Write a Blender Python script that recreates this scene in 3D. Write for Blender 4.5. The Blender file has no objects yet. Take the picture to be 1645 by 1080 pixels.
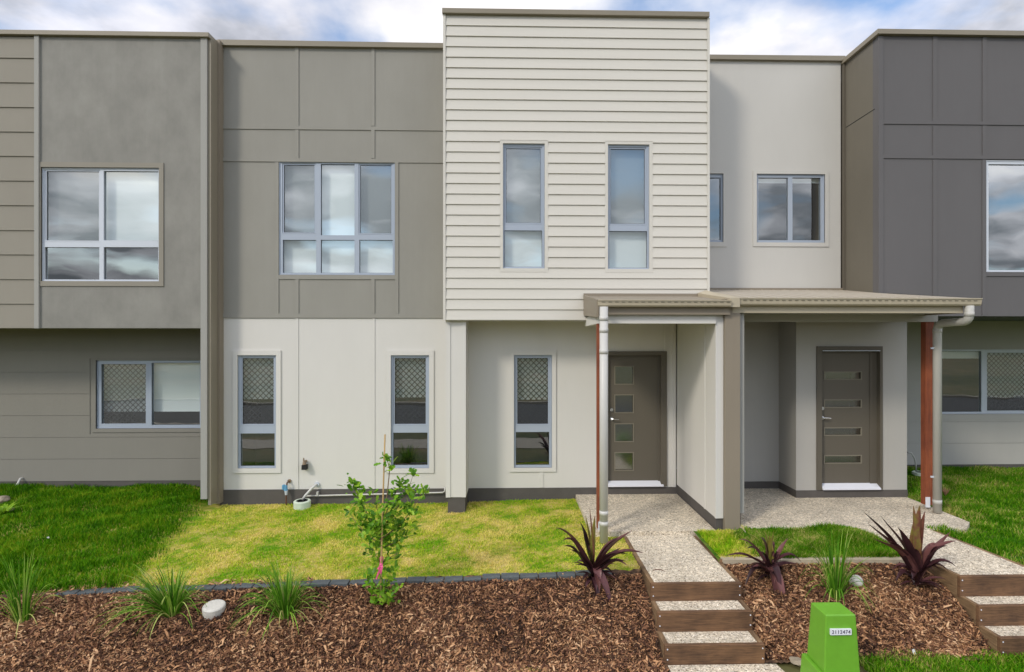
import bpy, bmesh, math, random
import numpy as np
from mathutils import Vector, Matrix, noise as mnoise
R_ = math.radians
random.seed(7); rng = np.random.default_rng(7)
scene = bpy.context.scene
COL = scene.collection

# ------------------------------------------------------------------ camera
W0, H0 = 1645.0, 1080.0
F, CX, CY, YAW, CAMZ = 900.0, 845.0, 550.0, R_(1.4), 3.1
cam_d = bpy.data.cameras.new('camera'); cam = bpy.data.objects.new('camera', cam_d); COL.objects.link(cam)
cam.location = (0, 0, CAMZ); cam.rotation_euler = (R_(90), 0, -YAW)
cam_d.sensor_fit = 'HORIZONTAL'; cam_d.sensor_width = 36.0; cam_d.lens = 36.0 * F / W0
cam_d.shift_x = -(CX - W0 / 2) / W0; cam_d.shift_y = (CY - H0 / 2) / W0
cam_d.clip_start = 0.1; cam_d.clip_end = 3000
scene.camera = cam

# ------------------------------------------------------------------ sun and sky
SUN_DIR = Vector((1.0, 1.0, -1.05)).normalized()      # the way the light travels
sun_d = bpy.data.lights.new('sun', 'SUN'); sun_d.energy = 1.15; sun_d.angle = R_(10); sun_d.color = (1.0, 0.92, 0.80)
sun = bpy.data.objects.new('sun', sun_d); COL.objects.link(sun); sun.location = (-10, -10, 20)
sun.rotation_euler = SUN_DIR.to_track_quat('-Z', 'Y').to_euler()
elev = math.asin(-SUN_DIR.z); azim = math.atan2(-SUN_DIR.x, -SUN_DIR.y)   # clockwise from +Y
world = bpy.data.worlds.new("World"); scene.world = world; world.use_nodes = True
wn = world.node_tree.nodes; wl = world.node_tree.links; wn.clear()
def N(nodes, t, **kw):
    n = nodes.new(t)
    for k, v in kw.items(): setattr(n, k, v)
    return n
w_out = N(wn, 'ShaderNodeOutputWorld'); w_bg = N(wn, 'ShaderNodeBackground'); w_bg.inputs['Strength'].default_value = 0.14
sky = N(wn, 'ShaderNodeTexSky', sky_type='NISHITA', sun_disc=False, sun_elevation=elev, sun_rotation=azim)
sky.air_density = 1.0; sky.dust_density = 0.6; sky.ozone_density = 2.0
tc = N(wn, 'ShaderNodeTexCoord'); sp = N(wn, 'ShaderNodeSeparateXYZ'); wl.new(tc.outputs['Generated'], sp.inputs[0])
den = N(wn, 'ShaderNodeMath', operation='MAXIMUM'); wl.new(sp.outputs['Z'], den.inputs[0]); den.inputs[1].default_value = 0.0
den2 = N(wn, 'ShaderNodeMath', operation='ADD'); wl.new(den.outputs[0], den2.inputs[0]); den2.inputs[1].default_value = 0.16
dx = N(wn, 'ShaderNodeMath', operation='DIVIDE'); wl.new(sp.outputs['X'], dx.inputs[0]); wl.new(den2.outputs[0], dx.inputs[1])
dy = N(wn, 'ShaderNodeMath', operation='DIVIDE'); wl.new(sp.outputs['Y'], dy.inputs[0]); wl.new(den2.outputs[0], dy.inputs[1])
cb = N(wn, 'ShaderNodeCombineXYZ'); wl.new(dx.outputs[0], cb.inputs[0]); wl.new(dy.outputs[0], cb.inputs[1])
n1 = N(wn, 'ShaderNodeTexNoise'); n1.inputs['Scale'].default_value = 1.5; n1.inputs['Detail'].default_value = 8; n1.inputs['Roughness'].default_value = 0.5
n1.inputs['Distortion'].default_value = 0.1
wl.new(cb.outputs[0], n1.inputs['Vector'])
r1 = N(wn, 'ShaderNodeValToRGB'); r1.color_ramp.elements[0].position = 0.37; r1.color_ramp.elements[1].position = 0.50
wl.new(n1.outputs['Fac'], r1.inputs[0])
mp = N(wn, 'ShaderNodeMapping'); mp.inputs['Location'].default_value = (5.2, 1.3, 2.0); wl.new(cb.outputs[0], mp.inputs[0])
n2 = N(wn, 'ShaderNodeTexNoise'); n2.inputs['Scale'].default_value = 1.8; n2.inputs['Detail'].default_value = 7; n2.inputs['Roughness'].default_value = 0.52
wl.new(mp.outputs[0], n2.inputs['Vector'])
r2 = N(wn, 'ShaderNodeValToRGB'); e = r2.color_ramp.elements
e[0].position = 0.36; e[0].color = (2.3, 2.5, 2.9, 1); e[1].position = 0.66; e[1].color = (9.0, 8.8, 8.8, 1)
em = e.new(0.5); em.color = (6.0, 6.1, 6.8, 1)
ya = N(wn, 'ShaderNodeMath', operation='MULTIPLY_ADD'); wl.new(sp.outputs['Y'], ya.inputs[0]); ya.inputs[1].default_value = 0.085; wl.new(n2.outputs['Fac'], ya.inputs[2])
wl.new(ya.outputs[0], r2.inputs[0])
mx = N(wn, 'ShaderNodeMix', data_type='RGBA'); wl.new(r1.outputs[0], mx.inputs['Factor'])
# clouds are brighter on the sun's side of the sky (behind the camera)
yb = N(wn, 'ShaderNodeMath', operation='MULTIPLY_ADD'); wl.new(sp.outputs['Y'], yb.inputs[0]); yb.inputs[1].default_value = -0.54; yb.inputs[2].default_value = 1.0
sc_ = N(wn, 'ShaderNodeVectorMath', operation='SCALE'); wl.new(r2.outputs[0], sc_.inputs[0]); # and duller low down, behind the opposite side of the street
zl_ = N(wn, 'ShaderNodeMapRange'); wl.new(sp.outputs['Z'], zl_.inputs['Value']); zl_.inputs['From Min'].default_value = .08; zl_.inputs['From Max'].default_value = .34
zl_.inputs['To Min'].default_value = .38; zl_.inputs['To Max'].default_value = 1.04
ym = N(wn, 'ShaderNodeMath', operation='MULTIPLY'); wl.new(yb.outputs[0], ym.inputs[0]); wl.new(zl_.outputs[0], ym.inputs[1])
wl.new(ym.outputs[0], sc_.inputs['Scale'])
wl.new(sky.outputs[0], mx.inputs['A']); wl.new(sc_.outputs[0], mx.inputs['B'])
wl.new(mx.outputs['Result'], w_bg.inputs['Color']); wl.new(w_bg.outputs[0], w_out.inputs['Surface'])
scene.view_settings.view_transform = 'Standard'; scene.view_settings.look = 'None'
scene.view_settings.exposure = 0.70; scene.view_settings.gamma = 1.0
scene.render.engine = 'CYCLES'
scene.cycles.max_bounces = 8; scene.cycles.transparent_max_bounces = 12; scene.cycles.caustics_reflective = False; scene.cycles.caustics_refractive = False

# ------------------------------------------------------------------ pixel -> world on a plane of given depth
CT, ST = math.cos(YAW), math.sin(YAW)
def ray(px, py):
    a = (px - CX) / F
    return (a * CT + ST, -a * ST + CT, -(py - CY) / F)
def P(px, py, Y):
    d = ray(px, py); t = Y / d[1]
    return Vector((d[0] * t, Y, CAMZ + d[2] * t))
def PX(px, Y): return P(px, 550, Y).x
def PZ(px, py, Y): return P(px, py, Y).z
def Pz(px, py, z):
    d = ray(px, py); t = (z - CAMZ) / d[2]
    return Vector((d[0] * t, d[1] * t, z))
def RC(x0, y0, x1, y1, Y):
    xm = (x0 + x1) / 2
    return (PX(x0, Y), PX(x1, Y), PZ(xm, y1, Y), PZ(xm, y0, Y))    # X0, X1, Z0, Z1

# ------------------------------------------------------------------ materials
def new_mat(name):
    m = bpy.data.materials.new(name); m.use_nodes = True
    nt = m.node_tree; b = nt.nodes['Principled BSDF']
    return m, nt.nodes, nt.links, b
def paint(name, rgb, rough=0.75, var=0.05, scale=1.2, stretch=(1, 1, 0.5), bump=0.15, bscale=180, spec=0.3, grime=0.0):
    m, n, l, b = new_mat(name)
    t = N(n, 'ShaderNodeTexCoord'); mp = N(n, 'ShaderNodeMapping'); mp.inputs['Scale'].default_value = stretch
    l.new(t.outputs['Object'], mp.inputs[0])
    a = N(n, 'ShaderNodeTexNoise'); a.inputs['Scale'].default_value = scale; a.inputs['Detail'].default_value = 7; a.inputs['Roughness'].default_value = 0.65
    l.new(mp.outputs[0], a.inputs['Vector'])
    r = N(n, 'ShaderNodeValToRGB'); r.color_ramp.elements[0].position = 0.3; r.color_ramp.elements[1].position = 0.7
    r.color_ramp.elements[0].color = tuple(c * (1 - var) for c in rgb) + (1,); r.color_ramp.elements[1].color = tuple(min(1, c * (1 + var)) for c in rgb) + (1,)
    mp2 = N(n, 'ShaderNodeMapping'); mp2.inputs['Scale'].default_value = (9, 9, .45); l.new(t.outputs['Object'], mp2.inputs[0])
    a2 = N(n, 'ShaderNodeTexNoise'); a2.inputs['Scale'].default_value = 1.6; a2.inputs['Detail'].default_value = 6; a2.inputs['Roughness'].default_value = .7; l.new(mp2.outputs[0], a2.inputs['Vector'])
    mm = N(n, 'ShaderNodeMath', operation='MULTIPLY_ADD'); l.new(a2.outputs['Fac'], mm.inputs[0]); mm.inputs[1].default_value = .20
    mk = N(n, 'ShaderNodeMath', operation='MULTIPLY_ADD'); l.new(a.outputs['Fac'], mk.inputs[0]); mk.inputs[1].default_value = .85; mk.inputs[2].default_value = -.02
    l.new(mk.outputs[0], mm.inputs[2])
    l.new(mm.outputs[0], r.inputs[0]); l.new(r.outputs[0], b.inputs['Base Color'])
    b.inputs['Roughness'].default_value = rough; b.inputs['Specular IOR Level'].default_value = spec
    if bump:
        c = N(n, 'ShaderNodeTexNoise'); c.inputs['Scale'].default_value = bscale; c.inputs['Detail'].default_value = 4; l.new(t.outputs['Object'], c.inputs['Vector'])
        bp = N(n, 'ShaderNodeBump'); bp.inputs['Strength'].default_value = bump; bp.inputs['Distance'].default_value = 0.004
        l.new(c.outputs['Fac'], bp.inputs['Height']); l.new(bp.outputs[0], b.inputs['Normal'])
    return m
M = {}
M['greige'] = paint('greige_render', (0.245, 0.238, 0.21), var=0.15, scale=2.6, stretch=(1, 1, .7), bump=.35, bscale=60)
M['greige_bay'] = paint('greige_panel', (0.285, 0.275, 0.24), var=0.07)
M['greige_board'] = paint('greige_board', (0.265, 0.245, 0.2), var=0.05)
M['greige_low'] = paint('greige_low_board', (0.235, 0.222, 0.19), var=0.04)
M['strip'] = paint('pale_grey_strip', (0.33, 0.325, 0.295), var=0.03)
M['brown'] = paint('brown_steel', (0.25, 0.212, 0.16), rough=0.5, var=0.05, bump=0)
M['cap'] = paint('brown_capping', (0.25, 0.22, 0.165), rough=0.45, var=0.06, bump=0)
M['cream'] = paint('cream_cladding', (0.615, 0.59, 0.525), rough=0.6, var=0.025, scale=2, stretch=(.4, 1, 6), bump=.06)
M['white'] = paint('off_white_panel', (0.63, 0.612, 0.568), var=0.025)
M['white2'] = paint('off_white_render', (0.55, 0.535, 0.495), var=0.03, bump=.3, bscale=70)
M['charcoal'] = paint('charcoal_panel', (0.125, 0.12, 0.12), var=0.05)
M['porchgrey'] = paint('grey_render', (0.41, 0.395, 0.36), var=0.04, bump=.3, bscale=70)
M['plinth'] = paint('dark_plinth', (0.095, 0.086, 0.078), var=0.12, scale=5, stretch=(1, 1, 1), bump=.4, bscale=70)
M['door'] = paint('taupe_door', (0.118, 0.104, 0.08), rough=0.5, var=0.03, bump=.05)
M['alu'] = paint('blue_grey_aluminium', (0.36, 0.41, 0.48), rough=0.4, var=0.02, bump=0, spec=.5)
M['alu_l'] = paint('pale_aluminium', (0.55, 0.59, 0.64), rough=0.4, var=0.02, bump=0, spec=.5)
M['roof'] = paint('roof_sheet', (0.4, 0.355, 0.285), rough=0.5, var=0.06, bump=0)
M['gutter'] = paint('gutter_steel', (0.44, 0.385, 0.28), rough=0.45, var=0.05, bump=0)
M['pvc'] = paint('white_pipe', (0.52, 0.51, 0.475), rough=0.45, var=0.04, scale=6, bump=0, spec=.5)
M['pvc_g'] = paint('grey_pipe', (0.46, 0.45, 0.41), rough=0.45, var=0.04, scale=6, bump=0, spec=.5)
M['blind'] = paint('roller_blind', (0.88, 0.92, 0.91), var=0.02, bump=0)
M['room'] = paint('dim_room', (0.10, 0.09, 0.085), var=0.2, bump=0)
M['sidewall'] = paint('warm_lit_panel', (.150, .135, .105), var=.08, rough=.5, bump=.05)  # charcoal block's side: the warmer light on that face is put into the colour
M['bead'] = paint('lit_door_bead', (0.2, 0.18, 0.135), bump=0)  # door paint made lighter: light on the pane reveals put into the colour
M['black'] = paint('black_rubber', (0.02, 0.02, 0.02), var=0.1, bump=0)
M['mesh'] = paint('black_mesh', (0.012, 0.013, 0.013), var=0.1, rough=.5, bump=0)
M['paver'] = paint('slate_paver', (0.09, 0.102, 0.105), var=0.25, scale=7, stretch=(1, 1, 1), bump=.5, bscale=90)
M['sandstrip'] = paint('sandy_concrete', (0.42, 0.36, 0.26), var=0.15, scale=9, stretch=(1, 1, 1), bump=.4, bscale=80)
M['greenbox'] = paint('green_plastic', (0.14, 0.36, 0.025), rough=0.42, var=0.07, scale=14, stretch=(1, 1, 1), bump=.05, spec=.5)
M['label'] = paint('label_white', (0.72, 0.73, 0.78), bump=0, var=.02)
M['ink'] = paint('label_ink', (0.06, 0.05, 0.09), bump=0, var=.02)
M['capwhite'] = paint('grubby_white_plastic', (0.58, 0.56, 0.50), var=0.15, scale=14, stretch=(1, 1, 1), rough=.5, bump=0)
M['mint'] = paint('mint_white_plastic', (0.55, 0.62, 0.50), var=0.1, scale=14, rough=.5, bump=0)
M['brass'] = paint('old_brass', (0.20, 0.14, 0.08), rough=.4, var=.2, scale=30, bump=0, spec=.6)
M['blueplastic'] = paint('blue_tap', (0.12, 0.32, 0.50), rough=.4, bump=0)
M['copper'] = paint('brown_pipe', (0.12, 0.06, 0.035), rough=.5, bump=0)
M['ribbon'] = paint('pink_ribbon', (0.85, 0.13, 0.30), rough=.6, bump=0, var=.1)
M['stake'] = paint('bamboo', (0.50, 0.33, 0.14), var=.2, scale=12, bump=.1)
M['bark'] = paint('young_bark', (0.20, 0.13, 0.075), var=.25, scale=20, bump=.3)
M['rock'] = paint('pale_rock', (0.30, 0.25, 0.18), var=.3, scale=10, stretch=(1, 1, 1), bump=.6, bscale=40)
M['asphalt'] = paint('asphalt', (0.055, 0.055, 0.055), var=.2, scale=2, stretch=(1, 1, 1), bump=.5, bscale=90)
M['kerb'] = paint('kerb_concrete', (0.33, 0.30, 0.25), var=.12, scale=3, bump=.3)
M['paper'] = paint('scrap_paper', (0.75, 0.74, 0.72), bump=0)
m, n, l, b = new_mat('steel_bright'); b.inputs['Base Color'].default_value = (.7, .7, .7, 1); b.inputs['Metallic'].default_value = 1; b.inputs['Roughness'].default_value = .25; M['steel'] = m

def timber(name, c1, c2, stretch):
    m, n, l, b = new_mat(name)
    t = N(n, 'ShaderNodeTexCoord'); mp = N(n, 'ShaderNodeMapping'); mp.inputs['Scale'].default_value = stretch
    l.new(t.outputs['Object'], mp.inputs[0])
    a = N(n, 'ShaderNodeTexNoise'); a.inputs['Scale'].default_value = 5; a.inputs['Detail'].default_value = 8; a.inputs['Roughness'].default_value = .65; a.inputs['Distortion'].default_value = .6
    l.new(mp.outputs[0], a.inputs['Vector'])
    a2 = N(n, 'ShaderNodeTexNoise'); a2.inputs['Scale'].default_value = 3.5; a2.inputs['Detail'].default_value = 4; l.new(t.outputs['Object'], a2.inputs['Vector'])
    ad = N(n, 'ShaderNodeMath', operation='ADD'); l.new(a.outputs['Fac'], ad.inputs[0]); l.new(a2.outputs['Fac'], ad.inputs[1])
    r = N(n, 'ShaderNodeValToRGB'); r.color_ramp.elements[0].position = .38 * 2; r.color_ramp.elements[1].position = .62 * 2 if .62 * 2 < 1 else 1.0
    mu = N(n, 'ShaderNodeMath', operation='MULTIPLY'); l.new(ad.outputs[0], mu.inputs[0]); mu.inputs[1].default_value = .5
    r.color_ramp.elements[0].position = .36; r.color_ramp.elements[1].position = .64
    r.color_ramp.elements[0].color = c1 + (1,); r.color_ramp.elements[1].color = c2 + (1,)
    l.new(mu.outputs[0], r.inputs[0]); l.new(r.outputs[0], b.inputs['Base Color']); b.inputs['Roughness'].default_value = .75
    bp = N(n, 'ShaderNodeBump'); bp.inputs['Strength'].default_value = .5; bp.inputs['Distance'].default_value = .004
    l.new(a.outputs['Fac'], bp.inputs['Height']); l.new(bp.outputs[0], b.inputs['Normal'])
    return m
M['sleeper'] = timber('sleeper_timber', (0.055, 0.027, 0.013), (0.215, 0.112, 0.052), (1, 6, 14))
M['sleeper_side'] = timber('sleeper_side_timber', (0.08, 0.045, 0.022), (0.30, 0.19, 0.095), (6, 1, 14))
M['redpost'] = timber('red_stained_post', (0.15, 0.035, 0.015), (0.31, 0.085, 0.03), (10, 10, .8))

def gravel(name, tint=1.0):
    m, n, l, b = new_mat(name)
    t = N(n, 'ShaderNodeTexCoord')
    v = N(n, 'ShaderNodeTexVoronoi'); v.inputs['Scale'].default_value = 95; l.new(t.outputs['Object'], v.inputs['Vector'])
    v2 = N(n, 'ShaderNodeTexVoronoi'); v2.inputs['Scale'].default_value = 38; l.new(t.outputs['Object'], v2.inputs['Vector'])
    r = N(n, 'ShaderNodeValToRGB'); e = r.color_ramp.elements
    e[0].position = 0; e[0].color = (.10, .08, .06, 1); e[1].position = 1; e[1].color = (.86, .78, .66, 1)
    for p, c in ((.08, (.30, .24, .17)), (.2, (.50, .42, .31)), (.55, (.60, .52, .39)), (.85, (.72, .64, .50))):
        x = e.new(p); x.color = c + (1,)
    s = N(n, 'ShaderNodeSeparateColor'); l.new(v.outputs['Color'], s.inputs[0]); l.new(s.outputs[0], r.inputs[0])
    s2 = N(n, 'ShaderNodeSeparateColor'); l.new(v2.outputs['Color'], s2.inputs[0])
    lf = N(n, 'ShaderNodeTexNoise'); lf.inputs['Scale'].default_value = 2.5; lf.inputs['Detail'].default_value = 5; l.new(t.outputs['Object'], lf.inputs['Vector'])
    mr = N(n, 'ShaderNodeMapRange'); mr.inputs['From Min'].default_value = .3; mr.inputs['From Max'].default_value = .7; mr.inputs['To Min'].default_value = .82 * tint; mr.inputs['To Max'].default_value = 1.12 * tint
    l.new(lf.outputs['Fac'], mr.inputs['Value'])
    mr2 = N(n, 'ShaderNodeMapRange'); mr2.inputs['To Min'].default_value = .8; mr2.inputs['To Max'].default_value = 1.2; l.new(s2.outputs[0], mr2.inputs['Value'])
    mm = N(n, 'ShaderNodeMath', operation='MULTIPLY'); l.new(mr.outputs[0], mm.inputs[0]); l.new(mr2.outputs[0], mm.inputs[1])
    mu = N(n, 'ShaderNodeVectorMath', operation='SCALE'); l.new(r.outputs[0], mu.inputs[0]); l.new(mm.outputs[0], mu.inputs['Scale'])
    l.new(mu.outputs[0], b.inputs['Base Color']); b.inputs['Roughness'].default_value = .8
    bp = N(n, 'ShaderNodeBump'); bp.inputs['Strength'].default_value = .6; bp.inputs['Distance'].default_value = .006; bp.invert = True
    l.new(v.outputs['Distance'], bp.inputs['Height']); l.new(bp.outputs[0], b.inputs['Normal'])
    return m
M['gravel'] = gravel('exposed_aggregate')

def glass_mat(name, tint, ior, add):
    m, n, l, b = new_mat(name); n.remove(b); out = n['Material Output']
    tr = N(n, 'ShaderNodeBsdfTransparent'); tr.inputs[0].default_value = tint + (1,)
    gl = N(n, 'ShaderNodeBsdfGlossy'); gl.inputs['Roughness'].default_value = .01; gl.inputs['Color'].default_value = (.97, 1, .97, 1)
    lw = N(n, 'ShaderNodeLayerWeight'); lw.inputs['Blend'].default_value = .5
    pw = N(n, 'ShaderNodeMath', operation='POWER'); l.new(lw.outputs['Facing'], pw.inputs[0]); pw.inputs[1].default_value = 3.5
    ad = N(n, 'ShaderNodeMath', operation='MULTIPLY_ADD', use_clamp=True); l.new(pw.outputs[0], ad.inputs[0]); ad.inputs[1].default_value = 1 - ior; ad.inputs[2].default_value = ior
    t = N(n, 'ShaderNodeTexCoord'); a = N(n, 'ShaderNodeTexNoise'); a.inputs['Scale'].default_value = 1.6; a.inputs['Detail'].default_value = 1
    l.new(t.outputs['Object'], a.inputs['Vector'])
    bp = N(n, 'ShaderNodeBump'); bp.inputs['Strength'].default_value = .12; bp.inputs['Distance'].default_value = .02
    l.new(a.outputs['Fac'], bp.inputs['Height']); l.new(bp.outputs[0], gl.inputs['Normal'])
    ms = N(n, 'ShaderNodeMixShader'); l.new(ad.outputs[0], ms.inputs[0]); l.new(tr.outputs[0], ms.inputs[1]); l.new(gl.outputs[0], ms.inputs[2])
    l.new(ms.outputs[0], out.inputs['Surface'])
    return m
M['glass'] = glass_mat('window_glass', (.92, .96, .96), .23, 0)
M['glass_r'] = glass_mat('reflective_glass', (.60, .65, .66), .40, 0)
M['frosted'] = glass_mat('frosted_glass', (.6, .62, .56), .30, 0)
for nd in M['frosted'].node_tree.nodes:
    if nd.type == 'BSDF_GLOSSY': nd.inputs['Roughness'].default_value = .12
m, n, l, b = new_mat('fly_mesh'); out = n['Material Output']
tr = N(n, 'ShaderNodeBsdfTransparent'); df = N(n, 'ShaderNodeBsdfDiffuse'); df.inputs[0].default_value = (.06, .065, .065, 1)
ms = N(n, 'ShaderNodeMixShader'); ms.inputs[0].default_value = .48; l.new(tr.outputs[0], ms.inputs[1]); l.new(df.outputs[0], ms.inputs[2]); l.new(ms.outputs[0], out.inputs['Surface']); n.remove(b)
M['fly'] = m
M['fly_thin'] = m.copy(); M['fly_thin'].name = 'thin_mesh'
for nd in M['fly_thin'].node_tree.nodes:
    if nd.type == 'MIX_SHADER': nd.inputs[0].default_value = .22

def leafy(name, cols, nscale=1.5, rough=.6, trans=.25, rnd=.35, stops=None, spec=.25):
    """foliage: colour from a slow noise, varied leaf by leaf with the attribute rnd"""
    m, n, l, b = new_mat(name); out = n['Material Output']
    t = N(n, 'ShaderNodeTexCoord'); a = N(n, 'ShaderNodeTexNoise'); a.inputs['Scale'].default_value = nscale; a.inputs['Detail'].default_value = 5; a.inputs['Roughness'].default_value = .6
    l.new(t.outputs['Object'], a.inputs['Vector'])
    at = N(n, 'ShaderNodeAttribute'); at.attribute_name = 'rnd'
    s1 = N(n, 'ShaderNodeMath', operation='SUBTRACT'); l.new(at.outputs['Fac'], s1.inputs[0]); s1.inputs[1].default_value = .5
    s2 = N(n, 'ShaderNodeMath', operation='MULTIPLY_ADD'); l.new(s1.outputs[0], s2.inputs[0]); s2.inputs[1].default_value = rnd; l.new(a.outputs['Fac'], s2.inputs[2])
    r = N(n, 'ShaderNodeValToRGB'); e = r.color_ramp.elements
    stops = stops or [.3 + .4 * i / (len(cols) - 1) for i in range(len(cols))]
    e[0].position = stops[0]; e[0].color = cols[0] + (1,); e[1].position = stops[-1]; e[1].color = cols[-1] + (1,)
    for p, c in list(zip(stops, cols))[1:-1]:
        x = e.new(p); x.color = c + (1,)
    l.new(s2.outputs[0], r.inputs[0]); l.new(r.outputs[0], b.inputs['Base Color'])
    b.inputs['Roughness'].default_value = rough; b.inputs['Specular IOR Level'].default_value = spec
    if trans:
        tl = N(n, 'ShaderNodeBsdfTranslucent'); l.new(r.outputs[0], tl.inputs[0])
        ms = N(n, 'ShaderNodeMixShader'); ms.inputs[0].default_value = trans
        l.new(b.outputs[0], ms.inputs[1]); l.new(tl.outputs[0], ms.inputs[2]); l.new(ms.outputs[0], out.inputs['Surface'])
    return m
M['g_left'] = leafy('lush_grass', [(.026, .10, .001), (.058, .205, .0015), (.12, .31, .003), (.27, .32, .015)], 1.8, spec=.08, rnd=.4, stops=[.28, .44, .58, .76])
M['g_mid'] = leafy('patchy_grass', [(.16, .40, .003), (.33, .50, .012), (.60, .60, .06), (.82, .68, .22)], 1.5, spec=.08, rnd=.20, stops=[.34, .45, .52, .66])
M['g_right'] = leafy('right_grass', [(.04, .16, .001), (.08, .26, .002), (.19, .34, .012), (.50, .42, .14)], 1.7, spec=.08, rnd=.4, stops=[.28, .45, .58, .72])
M['g_far'] = leafy('far_grass', [(.07, .085, .025), (.13, .13, .045), (.22, .17, .08)], .9)
M['tussock'] = leafy('tussock_blades', [(.05, .16, .008), (.12, .32, .015), (.28, .48, .05), (.58, .58, .20)], 3, trans=.3, rnd=.7, stops=[.15, .4, .65, .9])
M['sapleaf'] = leafy('sapling_leaves', [(.06, .18, .008), (.15, .34, .014), (.33, .52, .035)], 4, rough=.4, trans=.3, rnd=.8, stops=[.15, .5, .85])
M['cordy'] = leafy('purple_leaves', [(.030, .013, .015), (.078, .030, .035), (.19, .08, .075)], 3, rough=.35, trans=.12, rnd=.8, stops=[.15, .5, .85])
M['cordy_new'] = leafy('new_leaves', [(.11, .045, .035), (.23, .09, .06), (.27, .24, .05)], 9, rough=.4, trans=.3, rnd=.6)
M['chips'] = leafy('bark_chips', [(.035, .018, .012), (.125, .056, .032), (.27, .13, .066), (.47, .25, .12), (.68, .45, .26)], 1.3, rough=.85, trans=0, rnd=.75, stops=[.12, .34, .52, .72, .98])
M['soil'] = leafy('mulch_soil', [(.04, .024, .015), (.10, .058, .034), (.20, .115, .06)], 22, rough=.95, trans=0)
M['lawnsoil'] = leafy('lawn_thatch', [(.12, .24, .01), (.34, .32, .05), (.48, .38, .13)], 3, rough=.95, trans=0)
M['lawnsoil_g'] = leafy('green_thatch', [(.03, .10, .002), (.06, .15, .005), (.14, .18, .03)], 3, rough=.95, trans=0)
M['crown'] = leafy('far_tree', [(.015, .03, .008), (.03, .05, .015), (.05, .075, .02)], 2, trans=.1, rnd=.6)

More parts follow.
